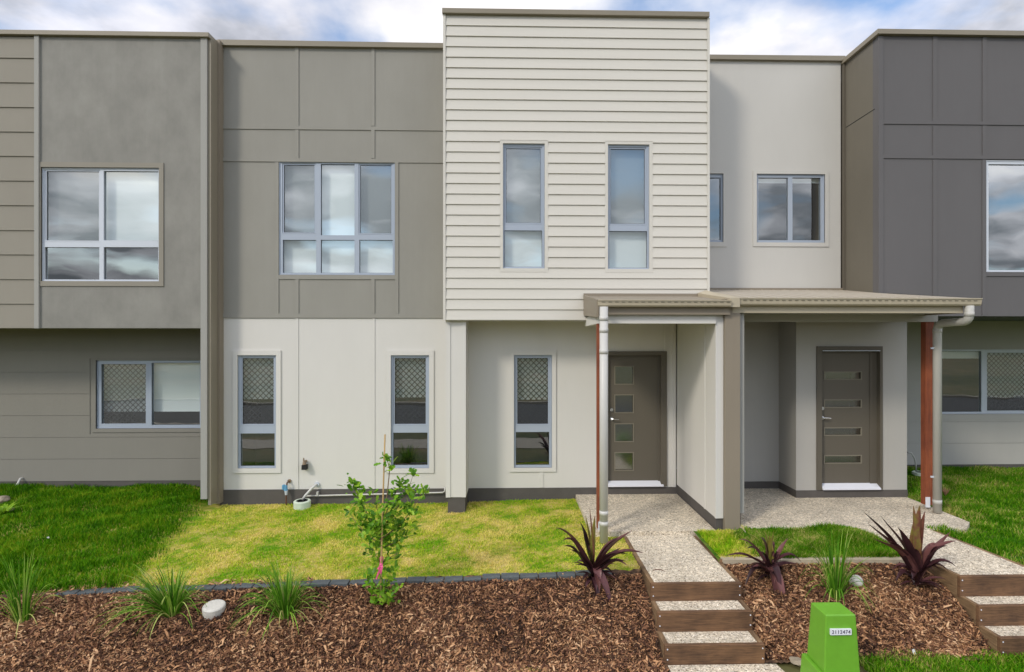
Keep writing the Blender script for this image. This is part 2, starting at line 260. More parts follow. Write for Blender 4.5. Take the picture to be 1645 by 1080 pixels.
# ------------------------------------------------------------------ mesh building
ORG = {}
class MB:
    def __init__(s): s.v = []; s.f = []; s.mi = []; s.cur = 0
    def quad(s, a, b, c, d):
        i = len(s.v); s.v += [tuple(a), tuple(b), tuple(c), tuple(d)]; s.f.append((i, i + 1, i + 2, i + 3)); s.mi.append(s.cur); return s
    def poly(s, pts):
        i = len(s.v); s.v += [tuple(p) for p in pts]; s.f.append(tuple(range(i, i + len(pts)))); s.mi.append(s.cur); return s
    def box(s, x0, x1, y0, y1, z0, z1):
        return s.hexa([(x0, y0, z0), (x1, y0, z0), (x1, y1, z0), (x0, y1, z0), (x0, y0, z1), (x1, y0, z1), (x1, y1, z1), (x0, y1, z1)])
    def hexa(s, p):
        i = len(s.v); s.v += [tuple(q) for q in p]
        for q in ((0, 3, 2, 1), (4, 5, 6, 7), (0, 1, 5, 4), (1, 2, 6, 5), (2, 3, 7, 6), (3, 0, 4, 7)):
            s.f.append(tuple(i + k for k in q)); s.mi.append(s.cur)
        return s
    def tube(s, pts, r, n=16, cap=True, r2=None):
        pts = [Vector(p) for p in pts]; rings = []; up = Vector((0.13, 0.21, 0.97))
        m = len(pts)
        for k, p in enumerate(pts):
            t = (pts[min(k + 1, m - 1)] - pts[max(k - 1, 0)]).normalized()
            a = t.cross(up if abs(t.dot(up)) < .95 else Vector((1, 0, 0))).normalized()
            if rings:
                a = (pa - t * pa.dot(t)).normalized()
            pa = a; bb = t.cross(a)
            rr = r if r2 is None else r + (r2 - r) * k / (m - 1)
            if isinstance(r, (list, tuple)): rr = r[k]
            i = len(s.v); s.v += [tuple(p + (a * math.cos(2 * math.pi * j / n) + bb * math.sin(2 * math.pi * j / n)) * rr) for j in range(n)]
            rings.append(i)
        for q in range(len(rings) - 1):
            for j in range(n):
                s.f.append((rings[q] + j, rings[q] + (j + 1) % n, rings[q + 1] + (j + 1) % n, rings[q + 1] + j)); s.mi.append(s.cur)
        if cap:
            s.f.append(tuple(rings[0] + j for j in reversed(range(n)))); s.mi.append(s.cur)
            s.f.append(tuple(rings[-1] + j for j in range(n))); s.mi.append(s.cur)
        return s
    def plate(s, X0, X1, Z0, Z1, Y, th, holes=(), back=False, room=0, room_slot=1):
        """upright plate facing -Y with rectangular holes, reveals and (if room) a dim room behind each hole"""
        xs = sorted({X0, X1, *[min(max(h[0], X0), X1) for h in holes], *[min(max(h[1], X0), X1) for h in holes]})
        zs = sorted({Z0, Z1, *[min(max(h[2], Z0), Z1) for h in holes], *[min(max(h[3], Z0), Z1) for h in holes]})
        for a, b_ in zip(xs, xs[1:]):
            for c, d in zip(zs, zs[1:]):
                mx_, mz = (a + b_) / 2, (c + d) / 2
                if any(h[0] < mx_ < h[1] and h[2] < mz < h[3] for h in holes): continue
                s.quad((a, Y, c), (b_, Y, c), (b_, Y, d), (a, Y, d))
                if back: s.quad((b_, Y + th, c), (a, Y + th, c), (a, Y + th, d), (b_, Y + th, d))
        def rim(x0, x1, z0, z1, inv):
            q = [((x0, Y, z0), (x0, Y + th, z0), (x1, Y + th, z0), (x1, Y, z0)), ((x1, Y, z1), (x1, Y + th, z1), (x0, Y + th, z1), (x0, Y, z1)),
                 ((x0, Y, z1), (x0, Y + th, z1), (x0, Y + th, z0), (x0, Y, z0)), ((x1, Y, z0), (x1, Y + th, z0), (x1, Y + th, z1), (x1, Y, z1))]
            for k in q: s.quad(*(reversed(k) if inv else k))
        rim(X0, X1, Z0, Z1, False)
        for h in holes:
            rim(*h, True)
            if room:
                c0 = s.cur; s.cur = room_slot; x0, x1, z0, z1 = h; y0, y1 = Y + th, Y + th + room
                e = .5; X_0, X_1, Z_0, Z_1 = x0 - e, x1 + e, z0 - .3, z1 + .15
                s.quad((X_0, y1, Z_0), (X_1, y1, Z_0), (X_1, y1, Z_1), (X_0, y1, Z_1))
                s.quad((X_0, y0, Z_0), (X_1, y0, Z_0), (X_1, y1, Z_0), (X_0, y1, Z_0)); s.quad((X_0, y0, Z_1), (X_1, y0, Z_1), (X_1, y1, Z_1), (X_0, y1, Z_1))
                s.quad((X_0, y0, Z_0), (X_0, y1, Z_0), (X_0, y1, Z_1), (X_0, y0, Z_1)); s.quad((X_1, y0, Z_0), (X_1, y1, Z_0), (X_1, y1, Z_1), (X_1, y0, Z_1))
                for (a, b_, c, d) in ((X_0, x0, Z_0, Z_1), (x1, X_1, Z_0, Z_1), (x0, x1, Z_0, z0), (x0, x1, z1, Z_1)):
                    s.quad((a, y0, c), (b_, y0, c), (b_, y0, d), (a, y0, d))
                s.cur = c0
        return s
    def build(s, name, mat, parent=None, bevel=0, smooth=False, origin=None):
        me = bpy.data.meshes.new(name)
        if parent is not None: o0 = ORG[parent.name]
        elif origin is not None: o0 = Vector(origin)
        else:
            a = np.array(s.v); o0 = Vector((float((a[:, 0].min() + a[:, 0].max()) / 2), float((a[:, 1].min() + a[:, 1].max()) / 2), float(a[:, 2].min())))
        me.from_pydata([(x - o0.x, y - o0.y, z - o0.z) for x, y, z in s.v], [], s.f)
        mats = mat if isinstance(mat, (list, tuple)) else [mat]
        for k in mats: me.materials.append(k)
        if len(mats) > 1: me.polygons.foreach_set('material_index', s.mi)
        if smooth: me.polygons.foreach_set('use_smooth', [True] * len(me.polygons))
        me.update(); ob = bpy.data.objects.new(name, me); COL.objects.link(ob)
        if parent is not None: ob.parent = parent
        else: ob.location = o0
        ORG[ob.name] = o0
        if bevel:
            bm = bmesh.new(); bm.from_mesh(me); bmesh.ops.remove_doubles(bm, verts=bm.verts, dist=1e-5)
            bm.to_mesh(me); bm.free()
            md = ob.modifiers.new('bevel', 'BEVEL'); md.width = bevel; md.segments = 2; md.limit_method = 'ANGLE'
        return ob
def tag(o, label=None, cat=None, group=None, kind=None):
    if label: o['label'] = label
    if cat: o['category'] = cat
    if group: o['group'] = group
    if kind: o['kind'] = kind
    return o
def thing(name, loc, label, cat, group=None):
    o = bpy.data.objects.new(name, None); COL.objects.link(o); o.location = loc; o.empty_display_size = .2
    ORG[o.name] = Vector(loc); return tag(o, label, cat, group)

# numpy ribbon meshes (blades, chips): verts per item k, faces per item
def np_mesh(name, verts, faces, rnd, mat, parent=None, origin=(0, 0, 0)):
    o0 = ORG[parent.name] if parent is not None else Vector(origin)
    me = bpy.data.meshes.new(name); nv, nf, k = len(verts), len(faces), faces.shape[1]
    me.vertices.add(nv); me.vertices.foreach_set('co', (verts - np.array(o0)).astype(np.float32).ravel())
    me.loops.add(nf * k); me.loops.foreach_set('vertex_index', faces.astype(np.int32).ravel())
    me.polygons.add(nf); me.polygons.foreach_set('loop_start', np.arange(0, nf * k, k, dtype=np.int32)); me.polygons.foreach_set('loop_total', np.full(nf, k, dtype=np.int32))
    at = me.attributes.new('rnd', 'FLOAT', 'POINT'); at.data.foreach_set('value', rnd.astype(np.float32))
    me.materials.append(mat); me.update(calc_edges=True)
    ob = bpy.data.objects.new(name, me); COL.objects.link(ob)
    if parent is not None: ob.parent = parent
    else: ob.location = o0
    ORG[ob.name] = o0
    return ob

# ------------------------------------------------------------------ window and door builders
def expand(r, d): return (r[0] - d, r[1] + d, r[2] - d, r[3] + d)
def diamond(mb, rect, Y, pitch, w):
    x0, x1, z0, z1 = rect; pz = pitch * 1.0
    sl = pz / pitch
    for sgn in (1, -1):
        k = -int((x1 - x0 + (z1 - z0) / sl) / pitch) - 2
        while k < int((x1 - x0 + (z1 - z0) / sl) / pitch) + 2:
            # line x = xs + sgn*(z-z0)/sl
            xs = x0 + k * pitch; k += 1
            ts = []
            za, zb = z0, z1
            xa, xb = xs, xs + sgn * (z1 - z0) / sl
            # clip in x
            def clipx(xa, za, xb, zb):
                for lim, lo in ((x0, True), (x1, False)):
                    ina = xa >= lim if lo else xa <= lim; inb = xb >= lim if lo else xb <= lim
                    if not ina and not inb: return None
                    if ina != inb:
                        t = (lim - xa) / (xb - xa); xm, zm = lim, za + t * (zb - za)
                        if ina: xb, zb = xm, zm
                        else: xa, za = xm, zm
                return xa, za, xb, zb
            r = clipx(xa, za, xb, zb)
            if not r: continue
            xa, za, xb, zb = r
            if abs(zb - za) < 1e-3: continue
            hw = w * .5 * 1.2; y = Y + (0.002 if sgn > 0 else 0)
            mb.quad((xa - hw, y, za), (xa + hw, y, za), (xb + hw, y, zb), (xb - hw, y, zb))
def window(parent, outer, panes, Y, frame='alu', sash=(), blinds=(), fly=(), secure=(), rec=.025, trim=None, trim_mat=None, glass='glass'):
    """outer and panes are pixel rectangles (x0,y0,x1,y1) read on the plane Y; sash: indices of panes with an opening sash"""
    o = RC(*outer, Y); ps = [RC(*p, Y) for p in panes]
    if trim is not None:
        t = RC(*trim, Y); MB().plate(*t, Y - .014, .014 + rec, [o]).build('window_trim', trim_mat, parent)
    fy = Y + rec
    holes = []
    for i, p in enumerate(ps): holes.append(expand(p, .022) if i in sash else p)
    mb = MB().plate(*expand(o, -.002), fy, .06, holes, back=True)
    # a thin proud fin round the outside of the frame
    mb.plate(*expand(o, -.002), fy - .008, .007, [expand(o, -.014)])
    for i in sash:
        mb.plate(*expand(ps[i], .021), fy + .012, .03, [ps[i]])
        x0, x1, z0, z1 = expand(ps[i], .020); mb.box(x0, x1, fy - .002, fy + .011, z0, z0 + .016)
    fr = mb.build('window', M[frame], parent)
    g = MB()
    for i, p in enumerate(ps):
        q = expand(p, .004); g.quad((q[0], fy + .03, q[2]), (q[1], fy + .03, q[2]), (q[1], fy + .03, q[3]), (q[0], fy + .03, q[3]))
    g.build('pane', M[glass], fr)
    # slender rubber glazing line
    rb = MB()
    for p in ps: rb.plate(*expand(p, .001), fy + .024, .004, [expand(p, -.005)])
    rb.build('gasket', M['black'], fr)
    for bl in blinds:
        x0, x1, z0, z1 = RC(*bl, Y)
        b_ = MB().box(x0, x1, fy + .115, fy + .117, z0, z1); b_.box(x0, x1, fy + .108, fy + .124, z0, z0 + .022)
        b_.build('blind', M['blind'], fr)
    for i in fly:
        q = expand(ps[i], .01); MB().quad((q[0], fy + .05, q[2]), (q[1], fy + .05, q[2]), (q[1], fy + .05, q[3]), (q[0], fy + .05, q[3])).build('fly_screen', M['fly'], fr)
    for i in secure:
        d = MB(); diamond(d, expand(ps[i], .004), fy + .050, .091, .0175); d.build('security_mesh', M['mesh'], fr)
        q = expand(ps[i], .01); MB().quad((q[0], fy + .062, q[2]), (q[1], fy + .062, q[2]), (q[1], fy + .062, q[3]), (q[0], fy + .062, q[3])).build('fly_screen', M['fly_thin'], fr)
    return fr
def door(parent, surround, opening, leaf, lites, sill, Y, hx, lock_y, handle_y, head_line=False):
    s, op, lf = RC(*surround, Y), RC(*opening, Y), RC(*leaf, Y)
    MB().plate(*s, Y - .022, .12, [op]).build('door_frame', M['door'], parent)
    ly = Y + .07
    mb = MB().plate(op[0] - .005, op[1] + .005, op[2], op[3] + .005, ly - .012, .01, [(lf[0], lf[1], op[2] - .1, lf[3])]); mb.build('door_stop', M['door'], parent)
    hs = [RC(*q, Y) for q in lites]
    d = MB().plate(lf[0] - .01, lf[1] + .01, lf[2] - .01, lf[3] + .01, ly, .04, hs)
    d = d.build('door', M['door'], parent)
    for h in hs: MB().plate(*expand(h, .013), ly - .007, .022, [expand(h, -.002)]).build('glass_bead', M['bead'], d)
    for h in hs: MB().quad((h[0], ly + .022, h[2]), (h[1], ly + .022, h[2]), (h[1], ly + .022, h[3]), (h[0], ly + .022, h[3])).build('pane', M['frosted'], d)
    MB().quad((lf[0], ly + .5, lf[2]), (lf[1], ly + .5, lf[2]), (lf[1], ly + .5, lf[3]), (lf[0], ly + .5, lf[3])).build('hall_wall', M['room'], d)
    a = P(hx, lock_y, Y); b_ = P(hx, handle_y, Y)
    MB().tube([(a.x, ly + .001, a.z), (a.x, ly - .022, a.z)], .027, 20).tube([(a.x, ly - .022, a.z), (a.x, ly - .028, a.z)], .013, 12).build('lock', M['steel'], d, smooth=False)
    MB().tube([(b_.x, ly + .001, b_.z), (b_.x, ly - .018, b_.z)], .028, 20).tube([(b_.x, ly - .018, b_.z), (b_.x, ly - .05, b_.z), (b_.x + .02, ly - .058, b_.z), (b_.x + .115, ly - .055, b_.z - .004)], [.012, .012, .011, .008], 10).build('handle', M['steel'], d)
    sl = RC(*sill, Y)
    MB().hexa([(sl[0], Y - .05, sl[2]), (sl[1], Y - .05, sl[2]), (sl[1], ly, sl[2]), (sl[0], ly, sl[2]), (sl[0], Y - .05, sl[2] + .018), (sl[1], Y - .05, sl[2] + .018), (sl[1], ly, sl[3]), (sl[0], ly, sl[3])]).build('door_sill', M['label'], parent)
    if head_line:
        MB().box(op[0] + .005, op[1] - .005, Y - .034, Y - .023, op[3] - .012, op[3]).build('door_weather_bar', M['alu_l'], parent)
    return op

# ================================================================== HOUSES
GRP = 'town houses of the terrace'
# depth of each wall plane
YA, YAL = 8.80, 9.70          # left house: upper front, lower wall
YB, YBOX, YPIL = 9.12, 8.53, 8.60
YW, YDK, YPC, YRC, YLC = 9.40, 8.49, 8.64, 9.21, 10.5
YPW = 7.36                    # end of the party wall between the porches
BACK = 16.0

# ---- house A (left) ---------------------------------------------------
hA = thing('town_house', (PX(150, 9.7), 9.7, .6), 'leftmost town house, greige rendered, with shiplap boards and an overhanging upper storey', 'house', GRP)
xl = PX(-330, YA)
x_fin = PX(323.3, YA); x_fin1 = PX(333.4, YA); x_fin2 = PX(338.3, YA)
zsof = PZ(160, 527.3, YA); ztop = PZ(160, 59.5, YA); zcap = PZ(160, 52.5, YA)
win = (66.5, 269.5, 256.0, 452.0)
h = RC(*win, YA)
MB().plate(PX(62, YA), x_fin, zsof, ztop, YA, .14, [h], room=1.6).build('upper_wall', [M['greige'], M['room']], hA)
# shiplap boards at the far left
mb = MB(); xa, xb = xl, PX(57.5, YA)
ys = [59.5, 94, 133.5, 173, 212.4, 251.4, 291, 330.4, 370.4, 409.4, 449, 488.4, 527.3]
for a, b_ in zip(ys, ys[1:]):
    z1, z0 = PZ(30, a, YA), PZ(30, b_, YA)
    mb.hexa([(xa, YA - .018, z0), (xb, YA - .018, z0), (xb, YA + .1, z0), (xa, YA + .1, z0), (xa, YA - .003, z1), (xb, YA - .003, z1), (xb, YA + .1, z1), (xa, YA + .1, z1)])
mb.build('shiplap_boards', M['greige_board'], hA)
MB().box(PX(57.3, YA), PX(64.5, YA), YA - .03, YA + .1, zsof - .004, ztop).build('joint_strip', M['strip'], hA)
MB().box(xl, PX(338, YA), YA - .055, YA + .35, ztop - .004, zcap).build('parapet_capping', M['cap'], hA, bevel=.006)
MB().box(xl, x_fin, YA + .004, YAL + .02, zsof + .002, zsof + .05).build('soffit', M['greige_low'], hA)
MB().box(x_fin, x_fin1, YA - .02, YAL + .05, PZ(328, 801.5, YA), ztop - .005).build('corner_blade', M['strip'], hA)
MB().box(x_fin1 + .003, x_fin2, YA + .01, YAL + .05, PZ(336, 812, YA), ztop - .006).build('blade_flashing', M['cap'], hA)
# lower wall with wide flush boards
win2 = (154.5, 579.0, 323.0, 688.5); h2 = RC(*win2, YAL)
zA0, zA1 = PZ(200, 772.5, YAL), PZ(200, 500, YAL); xA1 = PX(336, YAL)
MB().plate(xl, xA1, zA0, zA1, YAL, .14, [h2], room=1.6).build('lower_wall', [M['greige_low'], M['room']], hA)
mb = MB(); gy = [562.8, 597.8, 632.7, 667.4, 702.3, 737.0]; lims = [540] + gy + [772.5]
for a, b_ in zip(lims, lims[1:]):
    z1, z0 = PZ(200, a, YAL) - .003, PZ(200, b_, YAL) + .003
    segs = [(xl, xA1)] if (z1 < h2[2] - .08 or z0 > h2[3] + .02) else [(xl, h2[0] - .10)]
    if z0 < h2[2] - .09 < z1: segs = [(xl, h2[0] - .10), ]; mb.box(h2[0] - .10, xA1, YAL - .009, YAL + .02, z0, h2[2] - .095)
    if z0 < h2[3] + .03 < z1: segs = [(xl, h2[0] - .10), ]; mb.box(h2[0] - .10, xA1, YAL - .009, YAL + .02, h2[3] + .03, z1)
    for (s0, s1) in segs: mb.box(s0, s1, YAL - .009, YAL + .02, z0, z1)
mb.build('wide_boards', M['greige_low'], hA)
MB().box(xl, xA1, YAL - .002, YAL + .25, .2, zA0).build('plinth', M['plinth'], hA)
window(hA, win, [(72, 274.5, 156.5, 386), (165, 274.5, 253, 386), (70, 397, 158, 449), (165, 397, 253, 449)], YA, 'alu_l', sash=(0,), blinds=[(66, 262, 257, 391)], fly=(0,), trim=(60, 261.5, 263.2, 460), trim_mat=M['greige_board'], rec=.02)
window(hA, win2, [(161.4, 585.3, 233, 681), (242.3, 583, 320, 683)], YAL, 'alu', blinds=[(150, 573, 322, 663)], secure=(0,), trim=(149, 577, 323.2, 694.5), trim_mat=M['greige_low'], rec=.02)
MB().box(xl, x_fin2 - .01, 11.6, BACK, .3, ztop - .25).box(xl, x_fin2 - .01, YA + .15, 11.6, ztop - .35, ztop - .26).build('rear_block', M['greige_low'], hA)
a = P(37, 768, YAL); b_ = P(22, 789, YAL)
MB().tube([(a.x, YAL + .02, a.z), (a.x, YAL - .05, a.z), (a.x - .03, YAL - .08, a.z - .10), (b_.x, YAL - .22, b_.z - .06)], .018, 10).build('drain_pipe', M['pvc'], hA, smooth=True)

# ---- house B (middle) -------------------------------------------------
hB = thing('town_house', (PX(745, YB), YB, .5), 'middle town house with a cream weatherboard box beside a greige panelled bay', 'house', GRP)
x0, x1 = PX(352.5, YB), PX(716, YB)
zt, zm, zb = PZ(530, 77, YB), PZ(530, 511.2, YB), PZ(530, 786, YB)
wB = (448.3, 257.6, 634.4, 441.9); hh = RC(*wB, YB)
MB().plate(x0, x1, zm, zt, YB, .14, [hh], room=1.6).build('upper_wall', [M['greige_bay'], M['room']], hB)
mb = MB()
def bat(x0, y0, x1, y1, Y=YB, d=.013):
    r = RC(x0, y0, x1, y1, Y); mb.box(r[0], r[1], Y - d, Y + .01, r[2], r[3])
bat(352.8, 77, 357, 511); bat(357.1, 203, 716, 209, d=.0125); bat(357.1, 255, 716, 261, d=.0125); bat(357.1, 504, 716, 511.0, d=.0125)
for xx in (474.3, 596.3):
    bat(xx, 77, xx + 5.8, 202.9); bat(xx, 209.1, xx + 5.8, 254.9); bat(xx, 449.1, xx + 5.8, 503.9)
bat(442.5, 261.1, 448, 503.9); bat(634.8, 261.1, 640.3, 503.9); bat(448.1, 442.3, 634.7, 449, d=.0125)
mb.build('cover_battens', M['greige_bay'], hB)
MB().hexa([(x0, YB - .055, zt - .004 + .0), (x1, YB - .055, zt - .004), (x1, YB + .35, zt - .004), (x0, YB + .35, zt - .004),
           (x0, YB - .055, PZ(360, 66.5, YB)), (x1, YB - .055, PZ(706, 72, YB)), (x1, YB + .35, PZ(706, 72, YB)), (x0, YB + .35, PZ(360, 66.5, YB))]).build('parapet_capping', M['cap'], hB)
# brown party fin beside house A
MB().box(PX(341.5, 9.0), PX(352.8, 9.0), 9.0, 9.5, PZ(347, 809.5, 9.0), PZ(347, 64, 9.0)).build('party_fin', M['brown'], hB)
MB().box(PX(338.5, 9.06), PX(341.5, 9.06), 9.06, 9.5, PZ(347, 809, 9.0), PZ(347, 67, 9.0)).build('fin_recess', M['door'], hB)
# white ground floor wall: full width behind the box too
wl1 = (381.9, 570.8, 443.9, 752.5); wl2 = (628, 570.8, 689.5, 752.5); wl3 = (825.6, 570.4, 886.7, 751.6)
surB, opB = (965.5, 564.5, 1070.8, 781), (974, 571, 1061.5, 781)
xr = PX(1086.5, YB)
hs = [RC(*wl1, YB), RC(*wl2, YB), RC(*wl3, YB)]; hd = RC(*opB, YB); hd = (hd[0] - .012, hd[1] + .012, zb, hd[3] + .012)
# the door hole shares the wall plate
MB().plate(x0, xr, zb, zm - .001, YB + .008, .12, hs, room=1.6).build('lower_wall', [M['white'], M['room']], hB) if False else None
wallB = MB().plate(x0, hd[0], zb, zm - .001, YB + .006, .12, hs, room=1.6)
wallB.plate(hd[0], hd[1], hd[3], zm - .001, YB + .006, .12); wallB.plate(hd[1], xr, zb, zm - .001, YB + .006, .12)
wallB.build('lower_wall', [M['white'], M['room']], hB)
mb = MB()
def batw(x0, y0, x1, y1, d=.010):
    r = RC(x0, y0, x1, y1, YB); MB().box(r[0], r[1], YB - d + .006, YB + .02, r[2], r[3]).build('cover_batten', M['white'], hB)
batw(353, 511.5, 357.4, 787.5); batw(475.6, 511.5, 479.4, 786); batw(598.8, 511.5, 602.2, 786)
batw(866.5, 511.5, 873, 562.4); batw(866.5, 758.3, 873, 783.5); batw(1067.6, 511.5, 1070.8, 564.3); batw(1080.5, 511.5, 1085, 783)
MB().box(x0 + .01, xr + .1, YB - .004, YB + .2, .3, zb).build('plinth', M['plinth'], hB)
for w_, ps, bl in ((wl1, [(388, 575.6, 438.2, 681.7), (385.3, 696.8, 440.3, 749.4)], 642.6), (wl2, [(633.4, 575.6, 683.4, 681.7), (631.2, 695.5, 686.4, 748)], 640)):
    window(hB, w_, ps, YB, 'alu', sash=(0,), blinds=[(w_[0] - 2, 562, w_[2] + 2, bl)], secure=(0,), trim=(w_[0] - 7.5, 563, w_[2] + 7.5, 760), trim_mat=M['white'], rec=.02)
window(hB, wl3, [(831, 575.5, 880.5, 681.6), (828.8, 694.5, 882.4, 747.7)], YB, 'alu', sash=(0,), blinds=[(823, 562, 889, 643.5)], secure=(0,), trim=(818.6, 562.6, 893.3, 758), trim_mat=M['white'], rec=.02)
window(hB, wB, [(455.3, 264.5, 504.4, 373.3), (515, 263.6, 569.2, 378), (578, 265, 628, 374.5), (453.9, 385.5, 507.6, 438.5), (515, 385.5, 569.2, 438.5), (577, 385.5, 630.7, 438.5)], YB, 'alu', sash=(0, 2),
       blinds=[(446, 250, 636, 446)], fly=(0, 2), rec=.01)
door(hB, surB, opB, (977.5, 573, 1058.5, 774.5), [(989.3, a, 1018.5, b_) for a, b_ in ((589.5, 617.5), (635.7, 663.7), (682.4, 710.4), (729, 756.8))], (974.5, 774, 1065, 781), YB, 983.5, 659.2, 673.8)
# pillar
xp0, xp1 = PX(716.2, YPIL), PX(748.5, YPIL)
zps = PZ(732, 799, YPIL)
MB().box(xp0, xp1, YPIL, YB + .03, zps, PZ(732, 514, YPIL)).build('pillar', M['white'], hB)
MB().box(PX(716.2, YPIL), PX(723.5, YPIL), YPIL - .012, YPIL + .05, zps, PZ(732, 515, YPIL)).box(PX(741.5, YPIL), xp1, YPIL - .009, YPIL + .04, zps, PZ(732, 515, YPIL)).build('pillar_strip', M['white'], hB)
MB().box(PX(719.3, YPIL), PX(747, YPIL), YPIL + .01, YB + .04, .3, zps).build('pillar_base', M['plinth'], hB)
# weatherboard box
xb0, xb1 = PX(713, YBOX), PX(1138.5, YBOX)
zb0, zb1 = PZ(926, 514.3, YBOX), PZ(926, 27.5, YBOX)
wc1 = (808, 231, 875, 431.5); wc2 = (976.5, 232.5, 1043, 432.5)
tr1 = (803, 226, 880.5, 437.5); tr2 = (971.5, 227.5, 1048.5, 438.5)
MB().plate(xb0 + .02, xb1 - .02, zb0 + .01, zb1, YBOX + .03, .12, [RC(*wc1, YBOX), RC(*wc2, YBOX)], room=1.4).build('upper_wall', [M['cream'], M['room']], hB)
mb = MB(); nb = 29; t1, t2 = RC(*tr1, YBOX), RC(*tr2, YBOX)
for i in range(nb):
    z0 = zb0 + (zb1 - zb0) * i / nb; z1 = zb0 + (zb1 - zb0) * (i + 1) / nb
    cuts = sorted([xb0 + .03, xb1 - .03] + ([t1[0], t1[1]] if z1 > t1[2] and z0 < t1[3] else []) + ([t2[0], t2[1]] if z1 > t2[2] and z0 < t2[3] else []))
    segs = []
    for a, b_ in zip(cuts, cuts[1:]):
        m_ = (a + b_) / 2
        inside = any(t[0] < m_ < t[1] and z1 > t[2] and z0 < t[3] for t in (t1, t2))
        if not inside: segs.append((a, b_, z0, z1))
        else:
            t = t1 if t1[0] < m_ < t1[1] else t2
            if z0 < t[2] < z1: segs.append((a, b_, z0, t[2]))
            if z0 < t[3] < z1: segs.append((a, b_, t[3], z1))
    for a, b_, c, d in segs:
        y0 = YBOX - .020 + .017 * (c - z0) / (z1 - z0); y1 = YBOX - .020 + .017 * (d - z0) / (z1 - z0)
        mb.hexa([(a, y0, c), (b_, y0, c), (b_, YBOX + .028, c), (a, YBOX + .028, c), (a, y1, d), (b_, y1, d), (b_, YBOX + .028, d), (a, YBOX + .028, d)])
# the two side faces
for sx, xx in ((-1, xb0 + .02), (1, xb1 - .02)):
    for i in range(nb):
        z0 = zb0 + (zb1 - zb0) * i / nb; z1 = zb0 + (zb1 - zb0) * (i + 1) / nb
        xo = xx + sx * .018; xi = xx + sx * .004; a = min(xx - sx * .03, xo); 
        mb.hexa([(min(xx, xo), YBOX + .03, z0), (max(xx, xo), YBOX + .03, z0), (max(xx, xo), YW, z0), (min(xx, xo), YW, z0),
                 (min(xx, xi), YBOX + .03, z1), (max(xx, xi), YBOX + .03, z1), (max(xx, xi), YW, z1), (min(xx, xi), YW, z1)])
mb.build('weatherboards', M['cream'], hB)
MB().box(xb0 - .008, xb0 + .029, YBOX - .026, YBOX + .05, zb0 - .004, zb1).box(xb1 - .029, xb1 + .008, YBOX - .026, YBOX + .05, zb0 - .004, zb1).box(xb0 + .03, xb1 - .03, YBOX - .0, YBOX + .05, zb0 - .012, zb0 - .001).build('corner_trim', M['cream'], hB)
MB().box(xb0 - .02, xb1 - .005, YBOX - .06, YBOX + .3, zb1 + .001, PZ(926, 19.3, YBOX)).build('parapet_capping', M['cap'], hB, bevel=.006)
MB().box(xb0 + .01, xb1 - .01, YBOX + .155, YB + .35, zb0 + .002, zb0 + .05).build('soffit', M['white'], hB)
for w_, t_, ps in ((wc1, tr1, [(813, 237.5, 868.5, 357.5), (810.5, 370, 871, 428.5)]), (wc2, tr2, [(981.5, 238.5, 1036.5, 359), (979, 371, 1040, 430)])):
    window(hB, w_, ps, YBOX, 'alu', sash=(0,), blinds=[(w_[0] - 1, 222, w_[2] + 1, 441)], fly=(0,), trim=t_, trim_mat=M['cream'], rec=.02)
MB().box(xb0 + .05, xb1 - .05, 11.6, BACK, zb0 + .3, zb1 - .3).box(xb0 + .05, xb1 - .05, YBOX + .17, 11.6, zb1 - .4, zb1 - .31).build('rear_block', M['cream'], hB)
MB().box(x0 + .02, xr, 11.6, BACK, .3, zb1 - .8 if False else zt - .25).box(x0 + .02, xb0 + .1, YB + .15, 11.6, zt - .35, zt - .26).build('rear_wing', M['greige_bay'], hB)

# party wall between the porches: white lining, brown pier, grey lining
zsl = PZ(1000, 794, YB)                     # porch slab level
xw0 = PX(1150.5, YPW); xw1 = PX(1162, YPW); xw2 = PX(1186.5, YPW); xw3 = PX(1196, YPW)
zp_top = PZ(1150, 506, YPW); zsk = PZ(1155, 833, YPW)
MB().box(xw0, xw1, YPW, YB + .01, zsk, 3.58).build('porch_side_wall', M['white'], hB)
MB().box(xw0 - .008, xw0 + .03, YPW + .42, YPW + .46, zsk, 3.5).box(xw0 - .008, xw0 + .01, YPW - .004, YPW + .035, zsk, 3.5).build('side_batten', M['white'], hB)
MB().box(xw0 + .006, xw1, YPW + .02, YB, .35, zsk).build('side_plinth', M['plinth'], hB)
MB().box(xw1 + .003, xw2, YPW - .05, YBOX + .6, .35, PZ(1174, 480, YPW - .05)).build('party_pier', M['brown'], hB)
# porch roof 1
xe0 = PX(960.5, 7.2); YG = 7.17; xg1 = PX(1175, YG)
zr0 = PZ(1050, 482.3, YG); zr1 = PZ(1040, 475.8, YBOX)
xrf1 = xw1 + .12
mb = MB().hexa([(xe0 + .01, YG + .06, zr0 - .03), (xrf1, YG + .06, zr0 - .03), (xrf1, YBOX - .03, zr1 - .03), (xe0 + .01, YBOX - .03, zr1 - .03),
                (xe0 + .01, YG + .06, zr0 - .004), (xrf1, YG + .06, zr0 - .004), (xrf1, YBOX - .03, zr1 - .004), (xe0 + .01, YBOX - .03, zr1 - .004)])
mb.build('porch_roof', M['brown'], hB)
MB().hexa([(xe0 - .02, YG + .02, zr0 - .22), (xe0 + .01, YG + .02, zr0 - .22), (xe0 + .01, YBOX - .022, zr1 - .30), (xe0 - .02, YBOX - .022, zr1 - .30),
           (xe0 - .02, YG + .02, zr0 + .01), (xe0 + .01, YG + .02, zr0 + .01), (xe0 + .01, YBOX - .022, zr1 + .012), (xe0 - .02, YBOX - .022, zr1 + .012)]).build('barge_board', M['brown'], hB)
MB().box(xe0 - .02, xb1 + .02, YBOX - .05, YBOX - .024, zr1 - .02, zr1 + .035).build('roof_flashing', M['brown'], hB)
